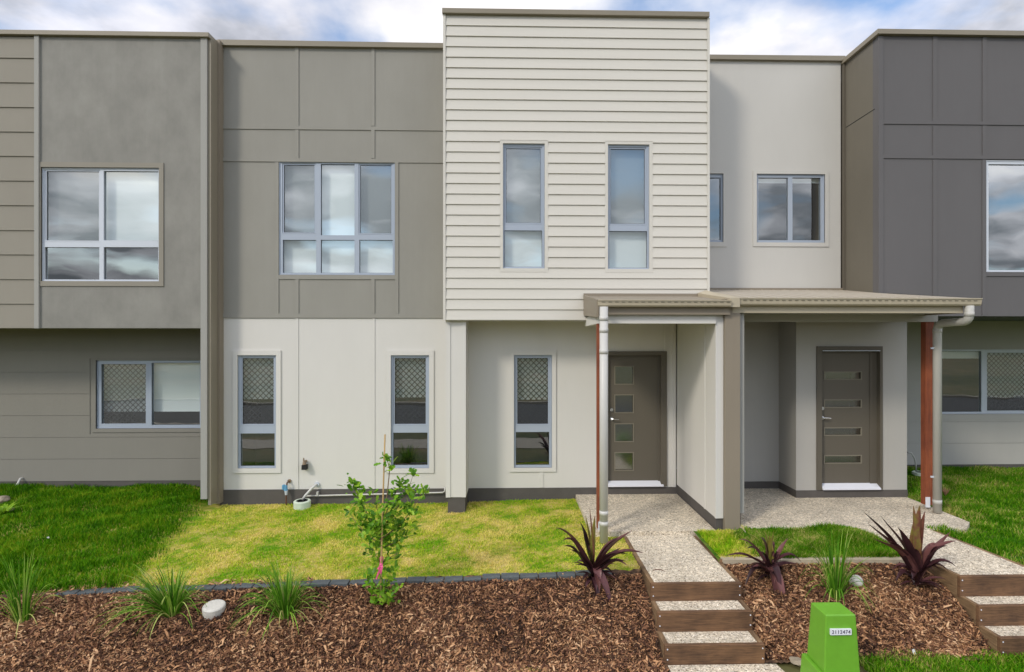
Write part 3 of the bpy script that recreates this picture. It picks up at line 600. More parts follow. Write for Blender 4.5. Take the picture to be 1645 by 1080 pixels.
zf0, zf1 = PZ(1050, 505.5, YG + .08), PZ(1050, 490, YG + .08)
MB().box(xe0 + .011, xw1 + .05, YG + .09, YG + .115, zf0, zf1 + .05).build('fascia', M['brown'], hB)
def gutter(parent, xa, xb, ytop, ybot, px, Y):
    zt_, zb_ = PZ(px, ytop, Y), PZ(px, ybot, Y); h_ = zt_ - zb_
    prof = [(Y + .085, zt_), (Y + .085, zb_), (Y + .02, zb_), (Y + .005, zb_ + h_ * .2), (Y, zb_ + h_ * .55), (Y - .004, zt_ - h_ * .16), (Y - .014, zt_ - h_ * .12), (Y - .014, zt_), (Y + .004, zt_ + .002), (Y + .004, zt_ - .02), (Y + .07, zt_ - .03)]
    g = MB(); k = len(prof)
    for i in range(k):
        a, b_ = prof[i], prof[(i + 1) % k]; g.quad((xa, a[0], a[1]), (xa, b_[0], b_[1]), (xb, b_[0], b_[1]), (xb, a[0], a[1]))
    g.poly([(xa, p[0], p[1]) for p in reversed(prof)]); g.poly([(xb, p[0], p[1]) for p in prof])
    s = g; g.cur = 1; x = xa + .05
    while x < xb - .06:
        s.box(x, x + .045, Y - .009, Y + .002, zt_ - h_ * .36, zt_ - h_ * .30); x += .085
    return g.build('gutter', [M['gutter'], M['door']], parent)
gutter(hB, xe0 - .004, xg1, 482, 492.8, 1060, YG)
# beams
zbm0, zbm1 = PZ(1050, 520, YPW), PZ(1050, 504, YPW)
xs0 = PX(960.5, YPW)
MB().box(xs0, xw0 - .012, YPW - .03, YPW + .07, zbm0, zbm1).build('porch_beam', M['white'], hB)
MB().box(xs0 - .001, xs0 + .09, YPW + .1, YBOX + .2, zbm0, zbm1).build('side_beam', M['white'], hB)
MB().box(xs0 + .09, xw0, YPW + .1, YB + .006, zbm1 - .05, zbm1 - .03).build('porch_ceiling', M['white'], hB)
MB().box(PX(959.6, YPW + .03), PX(959.6, YPW + .03) + .09, YPW + .03, YPW + .12, zsl + .02, zbm0 + .001).build('timber_post', M['redpost'], hB)
MB().box(PX(959.6, YPW + .03) + .01, PX(959.6, YPW + .03) + .08, YPW + .02, YPW + .03, zsl, zsl + .11).build('post_bracket', M['alu_l'], hB)
xpp = PX(970, 7.12)
def pipe(parent, pts, r, mat, collars):
    p = MB(); p.tube(pts, r, 24)
    for c in collars: p.tube([(c[0], c[1], c[2] - .03), (c[0], c[1], c[2] + .03)], r + .003, 24)
    return p.build('downpipe', M[mat], parent, smooth=False)
zpb = PZ(970, 867, 7.10)
pp = pipe(hB, [(xpp, 7.12, zpb - .04), (xpp, 7.12, PZ(970, 493, 7.12))], .054, 'pvc', [(xpp, 7.12, PZ(970, z, 7.12)) for z in (512, 531, 565, 824, 841)])
for pl in pp.data.polygons: pl.use_smooth = len(pl.vertices) == 4

# wall services of house B
def svc(name, mb, mat, parent=hB, **k): return mb.build(name, M[mat], parent, **k)
a = P(509.5, 778, YB); b_ = P(487, 799, YB - .12)
svc('wall_rose', MB().tube([(a.x, YB + .01, a.z), (a.x, YB - .02, a.z)], .038, 18), 'alu_l')
svc('waste_pipe', MB().tube([(a.x, YB, a.z), (a.x - .01, YB - .06, a.z - .005), (a.x - .05, YB - .09, a.z - .04), (b_.x + .04, YB - .14, b_.z + .03), (b_.x, YB - .15, b_.z - .03)], .02, 12), 'pvc', smooth=True)
q0 = P(490, 797, YB - .05); q1 = P(711, 791.5, YB - .05); q2 = P(714.5, 783, YB - .05)
svc('conduit', MB().tube([q0, q1, (q2.x, q1.y, q1.z + .02), (q2.x + .005, q1.y, q2.z)], .0125, 10), 'pvc', smooth=True)
for xx in (510, 574.5): 
    c = P(xx, 795 - (xx - 490) * .02, YB - .05); svc('saddle_clip', MB().box(c.x - .012, c.x + .012, YB - .07, YB, c.z - .02, c.z + .045), 'pvc')
a = P(463, 774, YB)
svc('tap_rose', MB().tube([(a.x + .02, YB + .01, a.z + .01), (a.x + .02, YB - .015, a.z + .01)], .03, 16), 'brass')
svc('tap_pipe', MB().tube([(a.x + .02, YB, a.z + .01), (a.x + .01, YB - .07, a.z), (a.x, YB - .08, a.z - .10), (a.x, YB - .08, a.z - .36)], .012, 10), 'copper')
svc('tap_body', MB().tube([(a.x - .008, YB - .08, a.z - .035), (a.x - .008, YB - .08, a.z - .12)], [.026, .03], 12).box(a.x - .055, a.x - .03, YB - .11, YB - .06, a.z - .10, a.z - .03), 'blueplastic')
svc('tap_outlet', MB().tube([(a.x, YB - .082, a.z - .12), (a.x, YB - .082, a.z - .19)], [.026, .018], 12), 'alu_l')
a = P(491.5, 742, YB)
svc('garden_tap', MB().tube([(a.x - .01, YB - .07, a.z + .075), (a.x - .01, YB - .07, a.z + .03)], [.008, .014], 10).tube([(a.x, YB, a.z + .01), (a.x, YB - .08, a.z + .01)], .022, 12).tube([(a.x, YB - .07, a.z + .035), (a.x, YB - .075, a.z - .03)], [.018, .032], 10), 'brass')
svc('tap_guard', MB().box(a.x - .035, a.x + .035, YB - .10, YB - .002, a.z - .11, a.z - .035), 'black')

# ---- house C (right) --------------------------------------------------
hC = thing('town_house', (PX(1360, YPC), YPC, .6), 'right hand town house with charcoal panelled block and pale wall over a grey porch', 'house', GRP)
xc0, xc1 = xb1 - .1, PX(1350.5, YW)
zc0, zc1 = PZ(1250, 470, YW) - .3, PZ(1250, 98.5, YW)
wd1 = (1215.4, 280, 1325, 390); wd0 = (1098, 279, 1161.7, 389)
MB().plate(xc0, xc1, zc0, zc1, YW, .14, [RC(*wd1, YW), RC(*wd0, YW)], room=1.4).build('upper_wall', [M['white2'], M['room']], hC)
MB().hexa([(xc0, YW - .055, zc1 - .003), (xc1 + .05, YW - .055, zc1 - .003), (xc1 + .05, YW + .3, zc1 - .003), (xc0, YW + .3, zc1 - .003),
           (xc0, YW - .055, PZ(1142, 90.5, YW)), (xc1 + .05, YW - .055, PZ(1350, 92.3, YW)), (xc1 + .05, YW + .3, PZ(1350, 92.3, YW)), (xc0, YW + .3, PZ(1142, 90.5, YW))]).build('parapet_capping', M['cap'], hC)
window(hC, wd1, [(1219, 285, 1266.8, 385.8), (1274, 285, 1319.5, 385.8)], YW, 'alu', trim=(1209.4, 274.7, 1331, 396.5), trim_mat=M['white2'], rec=.02, blinds=[(1213, 270, 1327, 291)])
window(hC, wd0, [(1101, 285, 1127, 385.5), (1132, 285, 1158.5, 385.5)], YW, 'alu', trim=(1092, 274.7, 1167.2, 396.5), trim_mat=M['white2'], rec=.02)
# charcoal block
xd0 = PX(1411.5, YDK); xd1 = PX(1990, YDK)
zd0, zd1 = PZ(1500, 508, YDK), PZ(1500, 58.3, YDK)
wk = (1583.6, 258.5, 1800, 437.5); hk = RC(*wk, YDK)
MB().plate(xd0, xd1, zd0, zd1, YDK, .14, [hk], room=1.6).build('block_front_wall', [M['charcoal'], M['room']], hC)
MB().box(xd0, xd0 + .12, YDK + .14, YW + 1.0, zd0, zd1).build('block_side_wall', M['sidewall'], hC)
zg1 = PZ(1356, 207.4, YW)
MB().box(xd0 - .0025, xd0 + .01, YDK + .09, YW - .01, zg1 - .006, zg1 + .006).build('joint_line', M['black'], hC)
MB().box(xd0 - .035, xd0 + .0, YW - .06, YW - .001, zc0 + .2, zd1).build('corner_flashing', M['door'], hC)
mb = MB()
def batc(x0, y0, x1, y1, d=.013):
    r = RC(x0, y0, x1, y1, YDK); mb.box(r[0], r[1], YDK - d, YDK + .01, r[2], r[3])
batc(1410.9, 58.5, 1418.6, 508); batc(1418.7, 197, 1990, 202.3, .0125); batc(1418.7, 251, 1990, 257, .0125)
for xx in (1498, 1577.5):
    batc(xx, 58.5, xx + 7, 196.9); batc(xx, 202.4, xx + 7, 250.9)
batc(1498, 257.1, 1505, 508); batc(1577.2, 257.1, 1583.3, 508); batc(1583.4, 438, 1990, 444.5, .0125)
mb.build('cover_battens', M['charcoal'], hC)
MB().box(xd0 - .05, xd1, YDK - .06, YDK + .25, zd1 - .002, PZ(1500, 51, YDK)).box(xd0 - .05, xd0 + .25, YDK + .25, YW + 1.0, zd1 - .002, PZ(1500, 51, YDK)).build('block_capping', M['cap'], hC)
window(hC, wk, [(1589, 264, 1684, 434), (1692, 264, 1795, 434)], YDK, 'alu_l', rec=.01, glass='glass_r')
MB().box(xd0 + .13, xd1, YDK + .145, YLC + .02, zd0 + .002, zd0 + .05).build('block_soffit', M['charcoal'], hC)
MB().box(xd0 + .15, xd1, 12.6, BACK, .3, zd1 - .25).box(xd0 + .15, xd1, YDK + .15, 12.6, zd1 - .35, zd1 - .26).build('rear_block', M['charcoal'], hC)
MB().box(xr + .01, xd0, 11.6, BACK, .3, zc1 - .27).box(xc0, xd0 - .001, YW + .15, 11.6, zc1 - .37, zc1 - .28).build('rear_wing', M['white2'], hC)
# grey porch walls
z71 = PZ(1400, 798.8, YPC); zsk2 = PZ(1366, 787.4, YPC); zct = 3.66
xq0 = PX(1279, YPC); xq1 = PX(1457, YPC)
surC, opC = (1311.3, 556.5, 1416.7, 786.5), (1319.5, 563, 1412.5, 786.5)
ho = expand(RC(*opC, YPC), .012)
w_ = MB().plate(xq0, ho[0], zsk2, zct, YPC, .12); w_.plate(ho[0], ho[1], ho[3], zct, YPC, .12); w_.plate(ho[1], xq1, zsk2, zct, YPC, .12)
w_.box(xq0, xq0 + .1, YPC + .12, YRC, zsk2, zct); w_.box(xq1 - .1, xq1, YPC + .12, YLC + .1, zsk2, zct)
w_.plate(xw2, xq0 - .0, zsk2, zct, YRC, .1)
w_.build('porch_wall', M['porchgrey'], hC)
p_ = MB().box(xq0 - .006, xq1 + .006, YPC - .008, YPC + .1, .35, zsk2 - .001); p_.box(xq0 - .008, xq0 + .1, YPC + .1, YRC + .05, .35, zsk2 - .002); p_.box(xw2, xq0 - .008, YRC - .008, YRC + .1, .35, zsk2 - .001)
p_.box(xq1 - .1, xq1 + .007, YPC + .1, YLC, .35, zsk2 - .002)
p_.build('plinth', M['plinth'], hC)
door(hC, surC, opC, (1321.5, 567.5, 1401.5, 779), [(1328.5, a, 1387.5, b_) for a, b_ in ((598.5, 609.5), (643.8, 655), (689, 700.2), (734, 745.3))], (1319.8, 778, 1412.3, 786), YPC, 1324.3, 657, 672, True)
# lower wall at the far right
zl0 = PZ(1560, 746.3, YLC); wlc = (1500, 561.4, 1680, 665.3); hl = RC(*wlc, YLC)
MB().plate(xq1 - .1, xd1, zl0, zd0 + .3, YLC, .14, [hl], room=1.6).build('lower_wall', [M['porchgrey'], M['room']], hC)
mb = MB(); lims = [510, 543, 576.5, 610, 643.7, 677.5, 712, 746.3]
for a, b_ in zip(lims, lims[1:]):
    z1, z0 = PZ(1560, a, YLC) - .004, PZ(1560, b_, YLC) + .004
    lo, hi = hl[2] - .10, hl[3] + .03
    if z1 <= lo or z0 >= hi: mb.box(xq1, xd1, YLC - .009, YLC + .02, z0, z1)
    else:
        mb.box(xq1, hl[0] - .05, YLC - .009, YLC + .02, z0, z1)
        if z0 < lo: mb.box(hl[0] - .05, xd1, YLC - .009, YLC + .02, z0, lo)
        if z1 > hi: mb.box(hl[0] - .05, xd1, YLC - .009, YLC + .02, hi, z1)
mb.build('wide_boards', M['porchgrey'], hC)
MB().box(xq1, xd1, YLC - .002, YLC + .2, .3, zl0).build('lower_plinth', M['plinth'], hC)
window(hC, wlc, [(1505, 564.5, 1578, 662), (1587, 567, 1672, 660)], YLC, 'alu_l', secure=(1,), trim=(1494, 559, 1686, 674), trim_mat=M['porchgrey'], rec=.02, blinds=[(1499, 556, 1582, 576.5), (1583, 556, 1678, 640)])
# porch 2: grey lining of the party wall
MB().box(xw2 + .002, xw3, YPW + .01, YRC, PZ(1191, 825, YPW), PZ(1191, 503, YPW)).build('porch_side_wall', M['strip'], hC)
MB().box(xw2 + .002, PX(1191.5, YPW), YPW + .03, YRC, .35, PZ(1191, 825.1, YPW)).build('side_plinth', M['plinth'], hC)
YG2 = 7.22; YB2 = 7.98
xg2 = PX(1187.8, YG2); xg3 = PX(1577.3, YG2); zq0 = PZ(1400, 479.3, YG2); zq1 = PZ(1250, 466, YW)
xpier = xw1 + .06
k_ = (zq1 - zq0) / (YW - YG2)
def zr(Y): return zq0 + k_ * (Y - YG2)
th_ = .02
mb = MB()
top = [(xg2 - .03, YG2 + .03, zr(YG2) + .002), (xg3 - .01, YG2 + .03, zr(YG2) + .002), (xd0 - .002, YDK + .001, zr(YDK)), (xd0 - .002, YW - .002, zq1), (xb1 + .012, YW - .002, zq1), (xb1 + .012, YBOX - .02, zr(YBOX)), (xg2 - .03, YBOX - .02, zr(YBOX))]
mb.poly(top); mb.poly([(a, b_, c - th_) for a, b_, c in reversed(top)])
mb.poly([(xg3 - .01, YG2 + .03, zr(YG2) + .002), (xg3 + .02, YDK - .02, zr(YG2) + .002), (xd0 + .1, YDK - .016, zr(YDK))])
mb.build('porch_roof', M['roof'], hC)
# raised sheet ribs on the roof
mb = MB(); x = xg2 + .12
while x < xd0 - .05:
    y1 = YW - .01
    for dxx in (0,): mb.hexa([(x - .011, YG2 + .03, zr(YG2 + .03)), (x + .011, YG2 + .03, zr(YG2 + .03)), (x + .011, y1, zr(y1) - .002), (x - .011, y1, zr(y1) - .002), (x - .006, YG2 + .03, zr(YG2 + .03) + .007), (x + .006, YG2 + .03, zr(YG2 + .03) + .007), (x + .006, y1, zr(y1) + .005), (x - .006, y1, zr(y1) + .005)])
    x += .19
mb.build('roof_ribs', M['roof'], hC)
MB().box(xb1 + .01, xd0, YW - .03, YW - .001, zq1 - .01, zq1 + .03).build('roof_flashing', M['brown'], hC)
MB().hexa([(xg1 + .0, YG2 - .02, zr(YG2) - .12), (xg2, YG2 - .02, zr(YG2) - .12), (xg2 - .0, YBOX - .03, zr(YBOX) - .12), (xg1, YBOX - .03, zr(YBOX) - .12),
           (xg1 + .0, YG2 - .02, zr(YG2) - .005), (xg2, YG2 - .02, zr(YG2) + .004), (xg2, YBOX - .03, zr(YBOX) + .03), (xg1, YBOX - .03, zr(YBOX) - .01)]).build('pier_capping', M['gutter'], hC)
gutter(hC, xg2, xg3, 479, 490.8, 1380, YG2)
zff0, zff1 = PZ(1380, 503, YG2 + .09), PZ(1380, 489, YG2 + .09)
MB().box(PX(1181, YG2), PX(1547, YG2 + .09), YG2 + .088, YG2 + .11, zff0, zff1 + .05).build('fascia', M['gutter'], hC)
MB().box(PX(1547, YG2 + .09) - .02, PX(1547, YG2 + .09), YG2 + .11, YDK - .002, zff0, zff1 + .05).build('side_fascia', M['brown'], hC)
MB().box(xw3 - .01, PX(1547, YG2 + .09) - .02, YG2 + .11, YB2, zff0 + .02, zff0 + .035).build('eave_lining', M['porchgrey'], hC)
zb20, zb21 = PZ(1350, 517, YB2), PZ(1350, 502.5, YB2)
MB().box(xw3 + .002, PX(1506.8, YB2), YB2, YB2 + .1, zb20, zb21 + .01).build('porch_beam', M['porchgrey'], hC)
MB().box(xw3, xd0 + .3, YB2 + .1, YRC + .0, zb21 - .02, zb21).build('porch_ceiling', M['porchgrey'], hC)
xt0, xt1 = PX(1487, YB2 + .01), PX(1500.5, YB2 + .01)
MB().box(xt0, xt1, YB2 + .01, YB2 + .11, PZ(1494, 812, YB2), zb20).build('timber_post', M['redpost'], hC, bevel=.004)
MB().box(xt0 - .004, xt0 + .06, YB2, YB2 + .009, PZ(1494, 815.5, YB2), PZ(1494, 799, YB2)).build('post_bracket', M['label'], hC)
YP = 7.82; r_ = .054
xo_ = PX(1556, YG2 + .05); xp_ = PX(1505.7, YP); zt_ = PZ(1556, 491, YG2)
zk = PZ(1556, 512, YG2); zk2 = PZ(1506, 526, YP)
pts = [(xo_, YG2 + .04, zt_), (xo_, YG2 + .04, zk + .05), (xo_ + .0, YG2 + .05, zk + .01), (xo_ + .0, YG2 + .08, zk - .02), (xo_ + .005, YG2 + .12, zk - .035), (xp_ - .0, YP - .10, zk2 + .055), (xp_, YP - .05, zk2 + .04), (xp_, YP - .015, zk2 + .012), (xp_, YP, zk2 - .03), (xp_, YP, PZ(1506, 823.5, YP))]
pp = pipe(hC, pts, r_, 'pvc_g', [(xo_, YG2 + .04, zk + .06), (xp_, YP, zk2 - .05), (xp_, YP, PZ(1506, 806, YP))])
for pl in pp.data.polygons: pl.use_smooth = len(pl.vertices) == 4
for yy in (559.5, 766):
    c = P(1501, yy, YP); MB().box(c.x - .05, c.x + .03, YP - .01, YP + .01, c.z - .012, c.z + .012).build('pipe_clip', M['alu_l'], hC)
a = P(1458, 727, 9.9); pts = [(a.x, 9.9, a.z)]
for (u, v) in ((1464, 728), (1469, 736), (1471, 745), (1472, 757)): pts.append(tuple(P(u, v, 9.9)))
MB().tube(pts, .013, 10).build('overflow_hose', M['pvc_g'], hC, smooth=True)

# ================================================================== GROUND
EDGE = [(-420, 972), (-60, 958), (60, 954), (140, 949), (200, 945.5), (330, 943), (400, 940), (480, 937), (560, 934.5), (660, 931), (760, 927), (860, 923), (940, 919.5), (1030, 916)]
def zE_px(x): return .40 if x < -60 else .40 + (x + 60) / 260 * .02 if x < 200 else .42 + min(1, (x - 200) / 730) * .115
EP = [Pz(x, y, zE_px(x)) for x, y in EDGE]
ex = [p.x for p in EP]; ey = [p.y for p in EP]; ez = [p.z for p in EP]
def smooth(a, b_, x):
    t = np.clip((x - a) / (b_ - a), 0, 1); return t * t * (3 - 2 * t)
XS0, XS1 = 1.455, 2.415        # main steps
XT0, XT1 = 4.76, 5.74          # right steps
def Hn(X, Y):
    """ground height; numpy arrays"""
    X = np.asarray(X, float); Y = np.asarray(Y, float)
    Ye = np.interp(X, ex, ey); Ze = np.interp(X, ex, ez)
    Xb = -4.25 - (Y - 6.1) * .25
    t = np.clip((Y - Ye) / (9.15 - Ye), 0, 1.3)
    zmid = Ze + np.clip(t, 0, 1) * (.505 - Ze) + .02 * np.sin(X * 1.3) * np.sin(t * 3.1)
    zleft = Ze + t * (.62 - Ze) + .03 * np.sin(X * 2.1 + Y * 1.7) * np.sin(Y * 4.3 - X)
    lawn = zmid + (zleft - zmid) * smooth(.25, -.35, X - Xb)
    lawn = lawn + .05 * smooth(-1.5, 0.8, X) * np.clip(t, 0, 1)
    u = np.clip((Ye - Y) / (Ye - 5.3), 0, 1.0)
    bed = (Ze - .02) * (1 - u) + .03 * u + .06 * np.sin(u * math.pi)
    left = np.where(Y > Ye, lawn, bed)
    # right part
    Yr = 6.40
    zr_l = .585 + np.clip((Y - Yr) / .8, 0, 1) * .10
    zright = np.where(X > XT1 - .05, .60 + np.clip((Y - 6.3) / 4.2, 0, 1) * .10, zr_l)
    ur = np.clip((Yr - Y) / (Yr - 5.42), 0, 1)
    bedr = .575 * (1 - ur) + .03 * ur + .05 * np.sin(ur * math.pi)
    right = np.where(Y > Yr, zright, bedr)
    z = np.where(X > 2.0, right, left)
    z = np.where((X > 2.0) & (X < 3.0), z - .06 * smooth(6.4, 7.2, Y), z)
    z = np.where((X > 2.0) & (X < 5.95) & (Y > 7.36), .5, z)
    return z
def H(x, y): return float(Hn(x, y))
def hit(px, py, off=0.0):
    d = ray(px, py); t = 4.0
    while t < 14:
        x, y, z = d[0] * t, d[1] * t, CAMZ + d[2] * t
        if z <= H(x, y) + off: return Vector((x, y, H(x, y)))
        t += .01
    return Vector((x, y, z))

def sheet(name, X0, X1, Y0, Y1, nx, ny, fn, mat, bump=.0, cut=None):
    xs = np.linspace(X0, X1, nx); ys = np.linspace(Y0, Y1, ny); gx, gy = np.meshgrid(xs, ys)
    gz = fn(gx, gy)
    if bump: gz = gz + bump * rng.standard_normal(gz.shape)
    v = np.stack([gx.ravel(), gy.ravel(), gz.ravel()], 1)
    i = np.arange(nx * ny).reshape(ny, nx)
    f = np.stack([i[:-1, :-1].ravel(), i[:-1, 1:].ravel(), i[1:, 1:].ravel(), i[1:, :-1].ravel()], 1)
    o = np_mesh(name, v, f, rng.random(len(v)), mat); tag(o, kind='structure'); return o
# the world's ground, behind and around
sheet('ground', -900, 900, -900, 900, 3, 3, lambda x, y: x * 0 - .06, M['g_far'])
sheet('verge', -60, 60, -1.6, 5.45, 60, 8, lambda x, y: x * 0 - .0, M['g_far'])
sheet('road', -300, 300, -10.2, -2.0, 3, 3, lambda x, y: x * 0 - .045, M['asphalt'])
sheet('pavement', -300, 300, .4, 1.9, 3, 3, lambda x, y: x * 0 + .012, M['kerb'])
tag(MB().box(-300, 300, -2.0, -1.6, -.05, .015).build('kerb', M['kerb'], bevel=.01), kind='structure')
tag(MB().box(-300, 300, -10.6, -10.2, -.05, .07).build('kerb', M['kerb']), kind='structure')
sheet('hills', -400, 400, -260, -11.5, 80, 60, lambda x, y: np.clip((-11.5 - y) / 60, 0, 1) * 1.2 + np.clip((-40 - y) / 220, 0, 1) * (9 + 4 * np.sin(x * .02) + 2 * np.sin(x * .051 + 1)) - .05, M['g_far'])
# garden ground
YS = 9.3
sheet('lawn_base', -14, XS0 + .02, 5.9, 9.9, 260, 70, lambda x, y: np.where(y > np.interp(x, ex, ey) + .02, Hn(x, y), Hn(x, np.maximum(y, 0)) - .05) - .015, M['lawnsoil'])
sheet('mulch_bed', -14, XS0 + .02, 5.20, 6.8, 300, 60, lambda x, y: np.where(y < np.interp(x, ex, ey) + .04, Hn(x, y), Hn(x, y) - .08), M['soil'], bump=.006)
sheet('lawn_base', XS1 - .03, 18, 6.38, 11.5, 200, 80, lambda x, y: Hn(x, y) - .015, M['lawnsoil_g'])
sheet('mulch_bed', XS1 - .03, XT0 + .02, 5.3, 6.42, 90, 50, lambda x, y: Hn(x, y), M['soil'], bump=.006)
sheet('soil_strip', -14, XS0, 4.6, 5.22, 100, 6, lambda x, y: x * 0 + .02, M['soil'])

# ---- grass blades
def blades(name, n, region, mask, hmin, hmax, wid, mat, label, lean=.5, cat='grass'):
    X0, X1, Y0, Y1 = region
    x = rng.uniform(X0, X1, n); y = rng.uniform(Y0, Y1, n); k = mask(x, y); x = x[k]; y = y[k]; n = len(x)
    z = Hn(x, y) - .012
    # clumpy height
    cl = .5 + .5 * np.sin(x * 5.1 + 2 * np.sin(y * 3.3)) * np.sin(y * 6.7 + 1.7 * np.sin(x * 2.9))
    hgt = rng.uniform(hmin, hmax, n) * (.5 + .85 * cl); a = rng.uniform(0, 2 * math.pi, n); ln = hgt * rng.uniform(.1, lean * 1.6, n)
    wd = wid * rng.uniform(.6, 1.3, n)
    fa = a + math.pi / 2 + rng.normal(0, .5, n)
    px, py = np.cos(fa) * wd / 2, np.sin(fa) * wd / 2; lx, ly = np.cos(a) * ln, np.sin(a) * ln
    v = np.empty((n, 5, 3))
    v[:, 0] = np.stack([x - px, y - py, z], 1); v[:, 1] = np.stack([x + px, y + py, z], 1)
    v[:, 2] = np.stack([x + px * .8 + lx * .35, y + py * .8 + ly * .35, z + hgt * .6], 1); v[:, 3] = np.stack([x - px * .8 + lx * .35, y - py * .8 + ly * .35, z + hgt * .6], 1)
    v[:, 4] = np.stack([x + lx, y + ly, z + hgt], 1)
    b0 = (np.arange(n) * 5)[:, None]
    tri = np.concatenate([b0 + [0, 1, 2], b0 + [0, 2, 3], b0 + [3, 2, 4]], 0)
    o = np_mesh(name, v.reshape(-1, 3), tri, np.repeat(rng.random(n), 5), mat)
    return tag(o, label, cat, kind='stuff')
def xb_(y): return -4.25 - (y - 6.1) * .25
ye_ = lambda x: np.interp(x, ex, ey)
slabx0 = PX(925.5, 9.05)
pil = lambda x, y: ~((x > xp0) & (x < xp1) & (y > YPIL))
blades('lawn_grass', 120000, (-10, -4.0, 5.9, 9.75), lambda x, y: (y > ye_(x) + .04) & (x < xb_(y) + rng.normal(0, .09, len(x)) + .05 * np.sin(y * 9)) & ~((y > 8.8) & (x > x_fin)), .04, .09, .008, M['g_left'], 'lush dark green lawn in front of the left house', .6)
blades('lawn_grass', 110000, (-5.3, XS0 + .0, 5.9, YB - .02), lambda x, y: (y > ye_(x) + .03) & (x > xb_(y) + rng.normal(0, .09, len(x)) + .05 * np.sin(y * 9)) & pil(x, y) & ~((x > slabx0 - .01) & (y > 7.28)) & ~((y > 8.8) & (x < PX(353, 9))),   .010, .026, .007, M['g_mid'], 'patchy straw and green lawn in front of the middle house', .9)
blades('lawn_grass', 8000, (XS1 + .01, 3.25, 6.42, 7.3), lambda x, y: (x < 2.95 - (y - 6.4) * .0 + rng.normal(0, .08, len(x))), .02, .05, .008, M['g_mid'], 'small patch of straw coloured turf between the main path and the porch pier', .9)
blades('lawn_grass', 42000, (2.8, 4.8, 6.40, 7.32), lambda x, y: (x > 2.95 + rng.normal(0, .08, len(x))) & (y < 7.17 + .05 * np.sin(x * 5)) & (x < 4.74 - (y - 6.2) * .29), .05, .10, .008, M['g_right'], 'lush green turf strip in front of the right porch slab', .7)
blades('lawn_grass', 120000, (5.3, 12, 6.0, YLC - .01), lambda x, y: (x > 5.78 - np.clip(y - 6.2, 0, 1) * .36) & ~((y > 7.22) & (x < PX(1455.8, 8.64) - .0)) , .035, .075, .008, M['g_right'], 'green lawn with straw flecks beside the right house', .8)
blades('lawn_grass', 14000, (PX(1377, 5.3), 6.2, 4.9, 5.44), lambda x, y: y < 5.40 + .03 * np.sin(x * 7), .04, .08, .008, M['g_right'], 'narrow band of green turf along the foot of the right mulch bed', .7)
blades('lawn_grass', 5000, (-.4, 1.4, 4.9, 5.22), lambda x, y: x == x, .015, .04, .008, M['g_mid'], 'sparse dry turf at the foot of the left mulch bed', .9)

blades('verge_grass', 45000, (-7, 8, 3.9, 5.02), lambda x, y: ~((x > XS0) & (x < XS1 + .28)) & ~((x > 2.35) & (x < 3.0) & (y > 4.45)), .02, .05, .009, M['g_right'], 'mown roadside turf in front of the garden bank', .8)
# ---- bark chips
def chips(name, n, region, mask, label):
    X0, X1, Y0, Y1 = region
    x = rng.uniform(X0, X1, n); y = rng.uniform(Y0, Y1, n); k = mask(x, y); x = x[k]; y = y[k]; n = len(x)
    L = rng.gamma(3, .0095, n) + .011; L = np.where(rng.random(n) < .02, L * 2.1, L); Wd = np.clip(L * rng.uniform(.15, .4, n), .004, .02); T = Wd * .35
    a = rng.uniform(0, 2 * math.pi, n); tl = rng.normal(0, .45, n); rl = rng.normal(0, .5, n)
    d = np.stack([np.cos(a) * np.cos(tl), np.sin(a) * np.cos(tl), np.sin(tl)], 1)
    s0 = np.stack([-np.sin(a), np.cos(a), np.zeros(n)], 1); up = np.cross(d, s0)
    s = s0 * np.cos(rl)[:, None] + up * np.sin(rl)[:, None]; up = np.cross(d, s)
    c = np.stack([x, y, Hn(x, y) + rng.uniform(.002, .024, n)], 1)
    bend = rng.normal(0, .12, n)[:, None] * L[:, None]
    v = np.empty((n, 6, 3)); hw = (Wd / 2)[:, None]; hl_ = (L / 2)[:, None]
    v[:, 0] = c - d * hl_ - s * hw * .7; v[:, 1] = c - d * hl_ + s * hw * .5
    v[:, 2] = c + s * hw + up * bend; v[:, 3] = c - s * hw + up * bend
    v[:, 4] = c + d * hl_ + s * hw * .4; v[:, 5] = c + d * hl_ * .9 - s * hw * .6
    b0 = (np.arange(n) * 6)[:, None]
    q = np.concatenate([b0 + [0, 1, 2, 3], b0 + [3, 2, 4, 5]], 0)
    rr = rng.random(n) ** 1.15
    o = np_mesh(name, v.reshape(-1, 3), q, np.repeat(rr, 6), M['chips'])
    return tag(o, label, 'mulch', kind='stuff')
chips('bark_mulch', 112000, (-6.3, XS0 - .03, 5.1, 6.35), lambda x, y: y < ye_(x) - .05, 'brown bark chip mulch on the bank left of the main steps')
chips('bark_mulch', 42000, (XS1 + .02, XT0 - .02, 5.36, 6.36), lambda x, y: y < 6.33, 'brown bark chip mulch between the two flights of steps')
chips('bark_mulch', 3500, (-6.3, 1.2, 6.0, 6.5), lambda x, y: (np.abs(y - ye_(x) - .02) < .09) & (x < -2.2), 'loose bark chips spilled on the edging')

